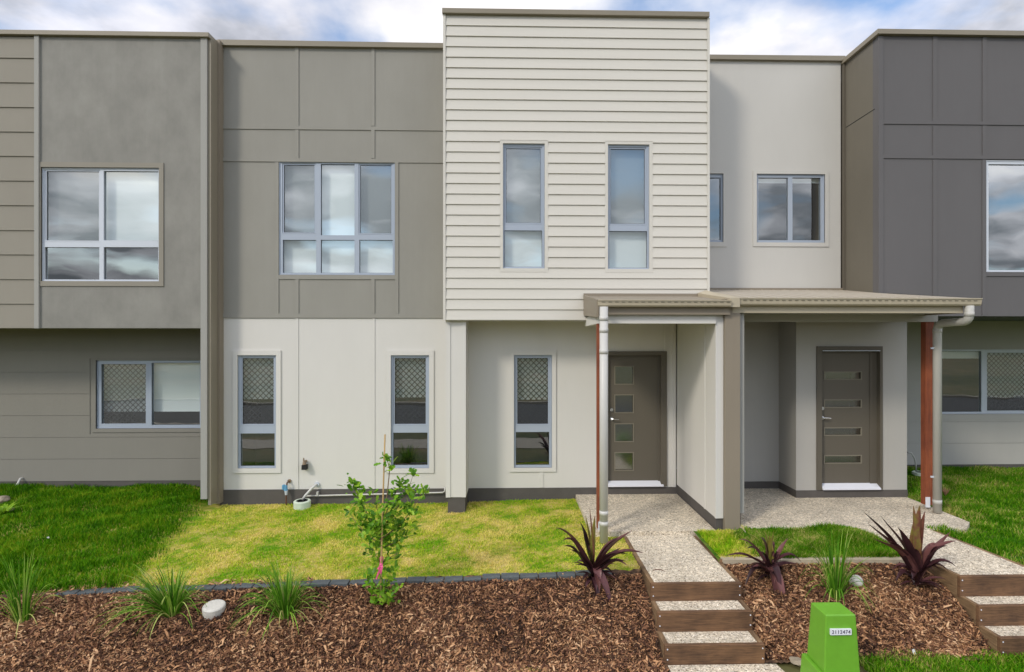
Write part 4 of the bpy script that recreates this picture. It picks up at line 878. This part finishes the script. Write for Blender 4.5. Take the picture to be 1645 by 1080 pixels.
# ---- porch slabs and paths
def slab(name, pts, z0, mat):
    m_ = MB(); m_.poly([(x, y, z) for x, y, z in pts]); n_ = len(pts)
    for i in range(n_):
        a, b_ = pts[i], pts[(i + 1) % n_]; m_.quad((a[0], a[1], z0), (b_[0], b_[1], z0), b_, a)
    return tag(m_.build(name, mat), kind='structure')
YSF = 7.33
slab('porch_slab', [(slabx0, YSF, zsl - .004), (PX(1149.5, YPW) + .0, YSF, zsl - .004), (PX(1149.5, YPW), YB - .004, zsl), (slabx0, YB - .004, zsl)], .3, M['gravel'])
xs2 = PX(1455.8, 8.64)
slab('porch_slab', [(xw3 - .08, 7.14, z71 - .004), (5.9, 7.14, z71 - .004), (xs2, 7.42, z71 - .004), (xs2, YRC - .004, z71), (xw3 - .08, YRC - .004, z71)], .3, M['gravel'])
ZP1, ZP0 = zsl - .055, .566
slab('path', [(XS0 + .045, 5.90, ZP0 - .006), (XS1 - .045, 5.90, ZP0 - .006), (XS1 - .045, YSF - .012, ZP1), (XS0 + .045, YSF - .012, ZP1)], .3, M['gravel'])
slab('path', [(XT0 + .045, 5.90, .604), (XT1 - .045, 5.90, .604), (XT1 - .30, 7.134, .665), (XT0 - .20, 7.134, .665)], .3, M['gravel'])
slab('path', [(XS0 + .02, 4.4, .03), (XS1 + .25, 4.4, .03), (XS1 + .1, 5.29, .03), (XS0 + .02, 5.29, .03)], -.1, M['gravel'])

# ---- timber steps
def steps(label, x0, x1, levels, fronts, ztail, ytail, xtail0, xtail1, tread_n):
    """levels: top z of each riser then the foot; fronts: Y of each riser front"""
    t = thing('garden_steps', ((x0 + x1) / 2, fronts[-1], 0), label, 'steps', 'timber edged garden steps')
    bt = .045
    for i in range(3):
        zt_, zb_, y = levels[i], levels[i + 1], fronts[i]
        r = MB().box(x0, x1, y, y + bt, zb_ - .06 if i < 2 else -.05, zt_).build('riser', M['sleeper'], t, bevel=.005)
        for sx in (x0 + .022, x1 - .022):
            for fz in (.26, .80):
                z = zb_ + (zt_ - zb_) * fz
                MB().tube([(sx, y + .001, z), (sx, y - .003, z)], .0065, 10).build('screw', M['label'], r)
    # side boards
    for sx, xt in ((0, xtail0), (1, xtail1)):
        xa = x0 if sx == 0 else x1 - bt; w = bt
        y0 = fronts[0] + bt + .001
        MB().hexa([(xa, y0, levels[0] - .24), (xa + w, y0, levels[0] - .24), (xt + w, ytail, ztail - .16), (xt, ytail, ztail - .16),
                   (xa, y0, levels[0] - .002), (xa + w, y0, levels[0] - .002), (xt + w, ytail, ztail), (xt, ytail, ztail)]).build('side_board', M['sleeper_side'], t, bevel=.004)
        for i in (1, 2):
            ya = fronts[i] + bt + .001; yb = fronts[i - 1] - .001
            ye2 = yb + .35
            xx = xa - .003 if sx == 0 else xa + .003
            MB().box(xx, xx + w, ya, yb if True else ye2, levels[i] - .22, levels[i] - .003).build('side_board', M['sleeper_side'], t, bevel=.004)
            # the boards run on back under the flight above
            MB().box(xx + (0 if sx == 0 else .002), xx + w - (.002 if sx == 0 else 0), yb, yb + .25, levels[i] - .22, levels[i] - .03).build('side_board', M['sleeper_side'], t)
    for i in (1, 2):
        MB().box(x0 + bt + .001, x1 - bt - .001, fronts[i] + bt + .001, fronts[i - 1] - .001, levels[i] - .2, levels[i] - .012).build('gravel_tread', M['gravel'], t)
    return t
f1 = 900 / 154.; 
steps('timber edged flight leading to the front path of the middle house', XS0, XS1, [.566, .395, .21, .03], [5.84, 5.575, 5.30], zsl - .06, YSF - .015, XS0 + .0, XS1 - .045, 2)
steps('timber edged flight cut by the right edge of the photo', XT0, XT1, [.61, .408, .215, .03], [5.84, 5.60, 5.345], .665, 7.12, XT0 - .25, XT1 - .31, 2)

# ---- edging pavers
pv = MB(); pv.box(-.10, .10, -.055, .055, -.10, .012)
first = None; cum = [0]
for a, b_ in zip(EP, EP[1:]): cum.append(cum[-1] + (b_ - a).length)
s = 0.0; k = 0
PG = 'slate grey pavers edging the lawn'
protos = []
for i in range(3):
    o = MB().box(-.099, .099, -.05 - .004 * i, .055, -.10, .010 + .002 * i).build('edging_paver', M['paver'], bevel=.007, origin=(0, 0, 0)); protos.append(o)
s = .9
while s < cum[-1] - .35:
    j = max(i for i in range(len(cum)) if cum[i] <= s); j = min(j, len(EP) - 2)
    u = (s - cum[j]) / (cum[j + 1] - cum[j]); p = EP[j].lerp(EP[j + 1], u); d = (EP[j + 1] - EP[j]).normalized()
    if p.x > -4.95:
        src = protos[k % 3]; o = src if k < 3 else src.copy()
        if k >= 3: COL.objects.link(o)
        o.location = (p.x, p.y - .005 + random.uniform(-.008, .008), p.z - .004 + random.uniform(-.008, .006)); o.rotation_euler = (random.uniform(-.03, .03), random.uniform(-.03, .03) - math.atan2(d.z, d.x), math.atan2(d.y, d.x) + random.uniform(-.03, .03))
        tag(o, 'slate grey edging paver in the curved row between lawn and bark mulch', 'paver', PG); k += 1
    s += .207
for i in range(9):
    o = protos[i % 3].copy(); COL.objects.link(o); o.location = (-.40 + i * .207, 5.275, .012); o.rotation_euler = (0, 0, random.uniform(-.03, .03))
    tag(o, 'slate grey paver in the row at the foot of the left mulch bank', 'paver', 'slate grey pavers along the foot of the bank')
# sandy concrete strip behind the right bed
q = [Pz(x, y, .60) for x, y in ((1196, 905), (1290, 907.5), (1380, 909.5), (1490, 913))]
mb = MB()
q = [Vector((XS1 + .005, 6.42, .6)), Vector((3.2, 6.40, .6)), Vector((4.0, 6.39, .6)), Vector((4.72, 6.36, .6))]
for a, b_ in zip(q, q[1:]): mb.hexa([(a.x, a.y - .06, .45), (b_.x, b_.y - .06, .45), (b_.x, b_.y + .04, .45), (a.x, a.y + .04, .45), (a.x, a.y - .055, .605), (b_.x, b_.y - .055, .605), (b_.x, b_.y + .04, .607), (a.x, a.y + .04, .607)])
tag(mb.build('garden_edging', M['sandstrip']), 'sandy coloured concrete edging strip between the right turf and bark mulch', 'edging')

# ================================================================== PLANTS
def ribbon(path, w, fold=.25, segs=10, prof=None):
    """path(t)->Vector; returns verts, quads (3 verts across: a folded leaf)"""
    V, Q = [], []
    pts = [path(i / segs) for i in range(segs + 1)]
    side0 = None
    for i, p in enumerate(pts):
        t = (pts[min(i + 1, segs)] - pts[max(i - 1, 0)]).normalized()
        sd = t.cross(Vector((0, 0, 1)))
        if sd.length < .05: sd = side0 or Vector((1, 0, 0))
        sd.normalize()
        if side0 is not None and sd.dot(side0) < 0: sd = -sd
        side0 = sd; up = sd.cross(t).normalized()
        if up.z < 0: up = -up
        ww = w * (prof(i / segs) if prof else math.sin(math.pi * min(.98, .08 + .92 * i / segs)) ** .7)
        V += [p - sd * ww / 2 + up * ww * fold, p, p + sd * ww / 2 + up * ww * fold]
    for i in range(segs):
        a = i * 3; Q += [(a, a + 1, a + 4, a + 3), (a + 1, a + 2, a + 5, a + 4)]
    return V, Q
def join(items, name, mat, parent):
    V, Q, Rn = [], [], []
    for (v, q, r) in items:
        b0 = len(V); V += [tuple(p) for p in v]; Q += [tuple(b0 + i for i in f) for f in q]; Rn += [r] * len(v)
    return np_mesh(name, np.array(V), np.array(Q), np.array(Rn), mat, parent)
def arc(a, tip, droop, side=Vector((0, 0, 0))):
    """leaves rise from a and bend to tip"""
    c = a.lerp(tip, .5) + Vector((0, 0, droop)) + side
    return lambda t: a * (1 - t) ** 2 + c * 2 * t * (1 - t) + tip * t * t

def bent(a, tip, droop, rd):
    """a leaf that arches and hangs its last third"""
    f = arc(a, tip, droop); k = rd.uniform(.02, .11) if rd.random() < .6 else 0; w = rd.uniform(-.02, .02)
    return lambda t: f(t) + Vector((w * math.sin(t * 5), 0, -k * max(0, t - .6) ** 2 / .16 - .006 * math.sin(t * 9)))
def cordyline(base_px, leaves, label, seed, shoot=()):
    rd = random.Random(seed); b0 = hit(*base_px); Yb = b0.y
    t = thing('cordyline_plant', tuple(b0), label, 'plant', 'purple cordylines in the mulch')
    top = b0 + Vector((0, 0, .16))
    MB().tube([b0 - Vector((0, 0, .05)), b0 + Vector((.005, 0, .08)), top], [.016, .013, .011], 8).build('stem', M['bark'], t)
    it, new = [], []
    prof = lambda u: (max(.12, math.sin(math.pi * min(1, (.10 + .9 * u)) ** .8)) ** .8) * (1 if u < .97 else .2)
    for (tx, ty, wpx, dY, droop) in leaves:
        tip = P(tx, ty, Yb + dY); L = (tip - top).length
        st = b0 + Vector((rd.uniform(-.012, .012), rd.uniform(-.012, .012), rd.uniform(.05, .17)))
        v, q = ribbon(bent(st, tip, L * (droop + .06), rd), wpx / 82., .30, 14, prof); it.append((v, q, rd.random()))
        if wpx > 6:      # a shorter leaf beside each long one
            t2 = st.lerp(tip, rd.uniform(.55, .8)) + Vector((rd.uniform(-.06, .06), rd.uniform(-.08, .08), rd.uniform(-.02, .06)))
            v, q = ribbon(bent(st, t2, L * (droop + .1), rd), wpx / 96., .30, 12, prof); it.append((v, q, rd.random()))
    for k in range(11):          # lower and rear leaves
        a = rd.uniform(0, 2 * math.pi); L = rd.uniform(.18, .30)
        st = b0 + Vector((0, 0, rd.uniform(.03, .12))); tip = st + Vector((math.cos(a) * L, math.sin(a) * L * .8, rd.uniform(-.04, .14)))
        tip.z = max(tip.z, H(tip.x, tip.y) + .015)
        v, q = ribbon(arc(st, tip, L * .3), rd.uniform(.04, .06), .28, 12, prof); it.append((v, q, rd.random()))
    for (tx, ty, wpx, dY, droop) in shoot:
        tip = P(tx, ty, Yb + dY); v, q = ribbon(arc(top, tip, .0), wpx / 118., .35, 12, prof); new.append((v, q, rd.random()))
    join(it, 'leaf_rosette', M['cordy'], t)
    if new: join(new, 'young_leaves', M['cordy_new'], t)
    return t
cordyline((953, 938), [(893, 838, 9, -.12, .05), (929, 838, 8, .05, .03), (905, 868, 8, -.05, .1), (1015, 852, 9, -.1, .06), (1034, 883, 8, -.2, .12), (1000, 880, 8, .1, .1), (981, 974, 9, -.26, .30), (992, 925, 6, .05, .35), (925, 895, 6, .1, .1), (1010, 898, 8, -.15, .15), (960, 960, 7, -.2, .2)],
          'dark purple cordyline beside the left board of the main steps', 1, [(947, 815, 7, 0, 0), (940, 826, 7, .04, 0), (956, 828, 9, -.03, 0)])
cordyline((1238, 932), [(1187, 853, 6, -.05, .05), (1165, 888, 6, -.1, .08), (1198, 872, 6, .1, .05), (1222, 850, 7, .05, .02), (1268, 864, 5, .1, .04), (1290, 892, 6, -.05, .15), (1262, 985, 8, -.25, .32), (1208, 910, 6, -.1, .12), (1252, 972, 8, -.2, .22), (1278, 905, 7, .1, .1), (1240, 862, 8, .1, 0), (1195, 925, 6, -.15, .15)],
          'spiky purple cordyline between the main steps and the green pillar', 2, [(1243, 852, 8, -.02, 0), (1228, 850, 6, .03, 0), (1236, 860, 8, 0, 0)])
cordyline((1473, 950), [(1388, 822, 7, -.1, .06), (1395, 840, 8, 0, .10), (1417, 828, 6, .08, .04), (1440, 847, 11, -.05, .05), (1405, 865, 8, -.1, .1), (1534, 862, 9, -.1, .10), (1525, 855, 8, .05, .06), (1503, 858, 7, .1, .05), (1535, 898, 8, -.15, .2), (1433, 905, 8, .1, .22), (1440, 925, 7, -.1, .35), (1508, 905, 7, -.1, .3), (1455, 905, 7, .1, .15), (1522, 868, 8, -.1, .12)],
          'tallest purple cordyline with green tipped shoot by the right hand steps', 3, [(1478, 812, 17, -.02, 0), (1467, 812, 11, .02, 0), (1486, 822, 13, .02, 0)])

def tussock(base_px, n, spread, height, label, seed, lean=0, extra=()):
    rd = random.Random(seed); b0 = hit(*base_px)
    t = thing('tussock_grass', tuple(b0), label, 'plant', 'strappy green grasses in the mulch')
    it = []
    for k in range(n):
        a = rd.uniform(0, 2 * math.pi); r = abs(rd.gauss(0, .62)); r = min(1, r)
        st = b0 + Vector((math.cos(a) * .06 * rd.random() ** .5, math.sin(a) * .05 * rd.random() ** .5, -.01))
        L = height * rd.uniform(.6, 1.3)
        reach = spread * (.2 + r); tip = st + Vector((math.cos(a) * reach + lean * rd.random(), math.sin(a) * reach * .8 - .05 * r, L * (1.0 - .95 * r * r)))
        tip.z = max(tip.z, H(tip.x, tip.y) + .01)
        pth = arc(st, tip, L * (.15 + .55 * r)); v, q = ribbon(pth, rd.uniform(.010, .018), .3, 8, lambda u: (1 - u) ** .5 * .95 + .05)
        it.append((v, q, rd.random()))
    for (tx, ty, dY, dr) in extra:
        tip = P(tx, ty, b0.y + dY); v, q = ribbon(arc(b0, tip, dr), .014, .3, 10, lambda u: (1 - u) ** .5 * .95 + .05); it.append((v, q, rd.random()))
    join(it, 'blades', M['tussock'], t); return t
tussock((36, 1000), 60, .32, .62, 'sparse strappy grass at the far left of the mulch bank', 11, 0, [(-5, 892, 0, .22), (52, 883, 0, .1), (68, 908, .05, .1), (106, 932, 0, .14), (14, 908, 0, .12), (90, 940, .1, .1), (25, 1030, -.2, .2), (60, 1005, -.2, .18)])
tussock((276, 990), 190, .42, .45, 'wide strappy grass flopping left, beside the flat white cap', 12, -.26, [(350, 912, .05, .05), (267, 893, 0, .05), (301, 897, 0, .05), (178, 1000, -.05, .25), (190, 1008, -.1, .28), (222, 1044, -.25, .3), (235, 1030, -.2, .3), (196, 975, 0, .3)])
tussock((457, 992), 190, .38, .46, 'dense strappy grass right of the flat white cap', 13, -.05, [(438, 916, 0, .05), (499, 902, .02, .05), (381, 1008, -.1, .3), (495, 1013, -.1, .25), (428, 1012, -.2, .3)])
tussock((1343, 962), 120, .32, .62, 'strappy green grass directly behind the green pillar', 14, 0, [(1291, 855, .1, .15), (1404, 895, .1, .2), (1333, 862, 0, .05), (1365, 860, 0, .05), (1297, 900, 0, .2), (1322, 965, -.1, .22), (1344, 975, -.2, .25)])

# ---- sapling, stake, ribbon
sb = hit(612, 972)
sap = thing('sapling', tuple(sb), 'young leafy sapling tied to a bamboo stake in the mulch', 'tree')
Ys = sb.y
def sp_(x, y, dY=0): return P(x, y, Ys + dY)
rd = random.Random(5)
branches = [[(613, 972), (612, 930), (613, 880), (614, 840), (622, 795), (626, 755), (622, 738)],
            [(613, 870), (600, 845), (585, 815), (572, 790), (566, 778)], [(614, 850), (635, 820), (655, 790), (664, 762)],
            [(614, 865), (640, 845), (662, 820), (678, 790)], [(613, 875), (590, 860), (572, 840), (562, 825)],
            [(613, 880), (635, 872), (650, 862), (664, 850)], [(612, 900), (600, 890), (590, 880)], [(612, 950), (604, 940), (598, 930)], [(612, 955), (622, 940), (630, 925)],
            [(613, 845), (605, 815), (598, 790)], [(614, 840), (630, 800), (645, 780)], [(612, 905), (628, 895), (640, 888)], [(613, 968), (622, 962), (634, 950)], [(612, 965), (606, 960), (600, 952)]]
tm = MB(); tips = []
for i, br in enumerate(branches):
    n_ = len(br); dd = 0 if i == 0 else rd.uniform(-.22, .22)
    pts = [sp_(x, y, dd * (k / (n_ - 1))) for k, (x, y) in enumerate(br)]
    r0, r1 = (.013, .003) if i == 0 else (.006, .002)
    tm.tube(pts, [r0 + (r1 - r0) * k / (n_ - 1) for k in range(n_)], 7); tips.append(pts)
tm.build('trunk', M['bark'], sap)
items = []
def lobed(c, d, nrm, L):
    d = d.normalized(); s = d.cross(nrm).normalized(); nrm = s.cross(d)
    out = [(0, 0), (.12, .06), (.3, .2), (.42, .13), (.6, .28), (.72, .18), (.9, .2), (1, 0)]
    V = []
    for (u, w) in out: V.append(c + d * u * L - s * w * L + nrm * (.12 * w * L - .12 * u * u * L))
    M_ = [c + d * u * L + nrm * (-.12 * u * u * L - .02 * L) for u, w in out]
    R2 = [c + d * u * L + s * w * L + nrm * (.12 * w * L - .12 * u * u * L) for u, w in out]
    n_ = len(out); allv = V + M_ + R2; Q = []
    for i in range(n_ - 1): Q += [(i, n_ + i, n_ + i + 1, i + 1), (n_ + i, 2 * n_ + i, 2 * n_ + i + 1, n_ + i + 1)]
    return allv, Q
def cluster(c, n, rad, Lm):
    for _ in range(int(n * 1.08)):
        a = rd.uniform(0, 2 * math.pi); el = rd.uniform(-.4, 1.1)
        d = Vector((math.cos(a) * math.cos(el), math.sin(a) * math.cos(el), math.sin(el) + .25))
        o_ = c + Vector((rd.gauss(0, rad), rd.gauss(0, rad), rd.gauss(0, rad)))
        nr = Vector((rd.gauss(0, .5), rd.gauss(0, .5) - .4, 1)).normalized()
        v, q = lobed(o_, d, nr, Lm * rd.uniform(.8, 1.5)); items.append((v, q, rd.random()))
for i, pts in enumerate(tips):
    for k, p in enumerate(pts):
        if i == 0 and k < 3: continue
        if i == 0: cluster(p, 5 if k < 5 else 9, .02, .065)
        elif i in (1, 2, 3): cluster(p, (8, 22, 18, 12, 12)[min(k, 4)], .035 if k < len(pts) - 1 else .012, .066)
        else: cluster(p, 11, .035, .062)
for (x, y, n_) in ((600, 850, 34), (640, 850, 26), (620, 868, 30), (585, 835, 28), (655, 825, 24), (610, 830, 26), (630, 810, 18), (575, 815, 16), (665, 790, 14), (645, 775, 12), (598, 875, 14), (640, 880, 10), (600, 935, 6), (622, 930, 5), (612, 955, 7), (625, 962, 5), (602, 948, 5), (672, 800, 10), (560, 780, 10), (622, 745, 10)):
    cluster(sp_(x, y, rd.uniform(-.12, .12)), n_, .045, .062)
join(items, 'crown', M['sapleaf'], sap)
stk = MB().tube([sp_(611, 968, -.03), sp_(613.5, 860, -.09), sp_(618.5, 698, -.03)], [.008, .0085, .0075], 8).build('plant_stake', M['stake'])
tag(stk, 'thin bamboo stake standing up through the sapling', 'stake')
rb = MB(); a = sp_(613, 898, -.03)
rb.tube([a + Vector((0, 0, .02)), a + Vector((0, 0, -.02))], .017, 10)
for (tx, ty, w) in ((604, 931, .018), (611, 922, .022), (607, 915, .02)):
    p0, p1 = a, sp_(tx, ty, -.09); mid = p0.lerp(p1, .5) + Vector((.012, -.02, 0))
    rb.quad(p0 + Vector((-w / 2, -.018, 0)), p0 + Vector((w / 2, -.018, 0)), mid + Vector((w * .6, 0, 0)), mid + Vector((-w * .4, -.01, 0)))
    rb.quad(mid + Vector((-w * .4, -.01, 0)), mid + Vector((w * .6, 0, 0)), p1 + Vector((w / 2, 0, 0)), p1 + Vector((-w / 2, .01, 0)))
tag(rb.build('ribbon', M['ribbon']), 'bright pink ribbon tied round the sapling and its stake', 'ribbon')

# ================================================================== SMALL THINGS
# green service pillar
gp = P(1351, 988, 4.62); zt_ = gp.z; xa0, xa1 = PX(1326.5, 4.62), PX(1375, 4.62); d_ = .235
gpt = thing('service_pillar', ((xa0 + xa1) / 2, 4.74, .0), 'bright green plastic service pillar with a white number plate in front of the mulch', 'service pillar')
def taper(x0, x1, y0, y1, z0, z1, e):
    return [(x0 - e, y0 - e, z0), (x1 + e, y0 - e, z0), (x1 + e, y1 + e, z0), (x0 - e, y1 + e, z0), (x0, y0, z1), (x1, y0, z1), (x1, y1, z1), (x0, y1, z1)]
MB().hexa(taper(xa0, xa1, 4.62, 4.62 + d_, .345, zt_, .024)).build('pillar_cover', M['greenbox'], gpt, bevel=.010)
MB().hexa(taper(xa0 - .055, xa1 + .035, 4.57, 4.62 + d_ + .055, -.02, .3445, .02)).build('pillar_base', M['greenbox'], gpt, bevel=.010)
l0 = RC(1334.6, 1011.3, 1368.3, 1020.6, 4.595)
lb = MB().box(*l0[:2], 4.598 - .002, 4.612, *l0[2:]).build('number_plate', M['label'], gpt)
# the front leans: push the plate clear of the cover
def txt(s_, cx, y, cz, size, mat, parent, name='lettering'):
    c = bpy.data.curves.new(name, 'FONT'); c.body = s_; c.size = size; c.align_x = 'CENTER'; c.align_y = 'CENTER'; c.extrude = .0006; c.space_character = 1.12; c.offset = .0006
    o = bpy.data.objects.new(name, c); COL.objects.link(o)
    dg = bpy.context.evaluated_depsgraph_get(); me = bpy.data.meshes.new_from_object(o.evaluated_get(dg)); bpy.data.objects.remove(o)
    o = bpy.data.objects.new(name, me); COL.objects.link(o); me.materials.clear(); me.materials.append(M[mat]); o.parent = parent
    o.location = Vector((cx, y, cz)) - ORG[parent.name]; o.rotation_euler = (R_(90), 0, 0); ORG[o.name] = ORG[parent.name]
    return o
txt('2112474', (l0[0] + l0[1]) / 2, 4.5955, (l0[2] + l0[3]) / 2, .041, 'ink', lb)

def lathe(profile, c, axis, n=28):
    axis = axis.normalized(); a = axis.orthogonal().normalized(); b_ = axis.cross(a); m_ = MB(); rings = []
    for (r, h_) in profile:
        i = len(m_.v); rings.append(i); m_.v += [tuple(c + axis * h_ + (a * math.cos(2 * math.pi * j / n) + b_ * math.sin(2 * math.pi * j / n)) * r) for j in range(n)]
    for q in range(len(rings) - 1):
        for j in range(n): m_.f.append((rings[q] + j, rings[q] + (j + 1) % n, rings[q + 1] + (j + 1) % n, rings[q + 1] + j)); m_.mi.append(0)
    return m_
c = hit(344, 985)
o = lathe([(.0005, .05), (.085, .05), (.10, .046), (.108, .036), (.108, .0), (.10, -.06)], c + Vector((0, 0, .035)), Vector((.05, -.14, 1))).build('pipe_cap', M['capwhite'], smooth=False)
tag(o, 'flat round white plastic cap lying in the mulch between two grass tufts', 'pipe cap')
c = hit(1374, 940)
o = lathe([(.0005, .07), (.035, .07), (.055, .06), (.062, .045), (.062, -.06)], c + Vector((0, 0, .03)), Vector((.1, -.75, .7))).build('pipe_cap', M['capwhite'], smooth=True)
tag(o, 'small white pipe end poking from the mulch behind the green pillar', 'pipe cap')
c = hit(485.5, 815)
dg_ = thing('drain_gully', tuple(c), 'pale mint plastic drain gully set in the lawn below the waste pipe', 'drain')
lathe([(.088, .105), (.12, .105), (.128, .095), (.128, -.03)], c, Vector((0, -.03, 1))).build('gully_collar', M['mint'], dg_, smooth=False)
lathe([(.0005, .07), (.088, .07), (.088, .104)], c, Vector((0, -.03, 1))).build('gully_well', M['black'], dg_)
c = hit(1478, 764)
o = lathe([(.075, .03), (.12, .03), (.125, .02), (.125, -.02)], c + Vector((0, .0, .03)), Vector((0, -.02, 1))).build('drain_ring', M['mint'])
tag(o, 'pale plastic drain ring in the grass behind the red timber post', 'drain')
def rock(px, py, r, label, name='rock', mat='rock', sq=.6):
    c = hit(px, py); m_ = bmesh.new(); bmesh.ops.create_icosphere(m_, subdivisions=3, radius=r)
    for v in m_.verts:
        k = 1 + .35 * mnoise.noise(v.co * (1.3 / r) + Vector((px, py, 0))); v.co *= k; v.co.z *= sq
    me = bpy.data.meshes.new(name); m_.to_mesh(me); m_.free(); me.materials.append(M[mat]); o = bpy.data.objects.new(name, me); COL.objects.link(o); o.location = c + Vector((0, 0, r * .2))
    return tag(o, label, name)
rock(2, 806, .10, 'brown rock at the left edge of the lawn beside the wall'); rock(14, 822, .07, 'smaller stone in front of the brown rock at the left edge')
rock(1281, 1066, .07, 'sandy flat stone just left of the green pillar base', sq=.35)
# low plant at the left edge
b0 = hit(4, 826); lp = thing('seedling', tuple(b0), 'small bright green seedling at the left edge beside the stones', 'plant')
it = []
for k in range(34):
    a = rd.uniform(0, 6.28); L = rd.uniform(.04, .2); st = b0 + Vector((math.cos(a) * L * .4, math.sin(a) * L * .4, .02)); tip = st + Vector((math.cos(a) * L, math.sin(a) * L, rd.uniform(.02, .1)))
    v, q = ribbon(arc(st, tip, .04), .035, .1, 6); it.append((v, q, .6 + .4 * rd.random()))
join(it, 'leaves', M['sapleaf'], lp)
# dry tuft behind the right downpipe
b0 = hit(1519, 798); dt = thing('dead_plant', tuple(b0), 'dry orange tuft in the lawn just right of the right downpipe', 'plant'); it = []
for k in range(60):
    a = rd.uniform(0, 6.28); L = rd.uniform(.05, .14); tip = b0 + Vector((math.cos(a) * L * .6, math.sin(a) * L * .4, L)); v, q = ribbon(arc(b0, tip, .01), .014, .1, 5); it.append((v, q, rd.random()))
M['dry'] = leafy('dry_leaves', [(.40, .20, .10), (.58, .34, .2)], 4); join(it, 'leaves', M['dry'], dt)
# scraps of paper
def scrap(px, py, w, h_, label, ang):
    c = hit(px, py) + Vector((0, 0, .03)); m_ = MB(); ca, sa = math.cos(ang), math.sin(ang)
    def t_(x, y, z): return (c.x + x * ca - y * sa, c.y + x * sa * .3, c.z + y * ca + x * sa + z)
    m_.quad(t_(-w, -h_, 0), t_(w, -h_, .004), t_(w * .9, 0, .01), t_(-w, 0, 0)); m_.quad(t_(-w, 0, 0), t_(w * .9, 0, .01), t_(w, h_, 0), t_(-w * .8, h_, 0))
    tag(m_.build('paper_scrap', M['paper']), label, 'litter')
scrap(1469, 1056, .014, .045, 'white paper scrap at the foot of the right mulch bed', .35)
scrap(77, 868, .016, .012, 'tiny white scrap on the lush left lawn', .2)
scrap(1146, 995, .006, .02, 'pale drip of paper stuck on the middle riser of the main steps', 0)
c = Vector((PX(1057, 6.15), 6.12, .585)); lf = MB()
lf.tube([c + Vector((-.07, .0, .004)), c + Vector((-.03, .015, .012)), c + Vector((.03, .005, .012)), c + Vector((.07, -.03, .004))], [.002, .006, .006, .001], 5)
tag(lf.build('fallen_leaf', M['copper']), 'curled dry leaf lying on the gravel of the main path', 'leaf')
# chunky loose bark pieces
for k, (x, y, a_) in enumerate(((528, 990, 1.2), (640, 1018, .4), (1345, 1020, .6), (300, 1024, -1.2), (78, 1035, -1.4))):
    pass
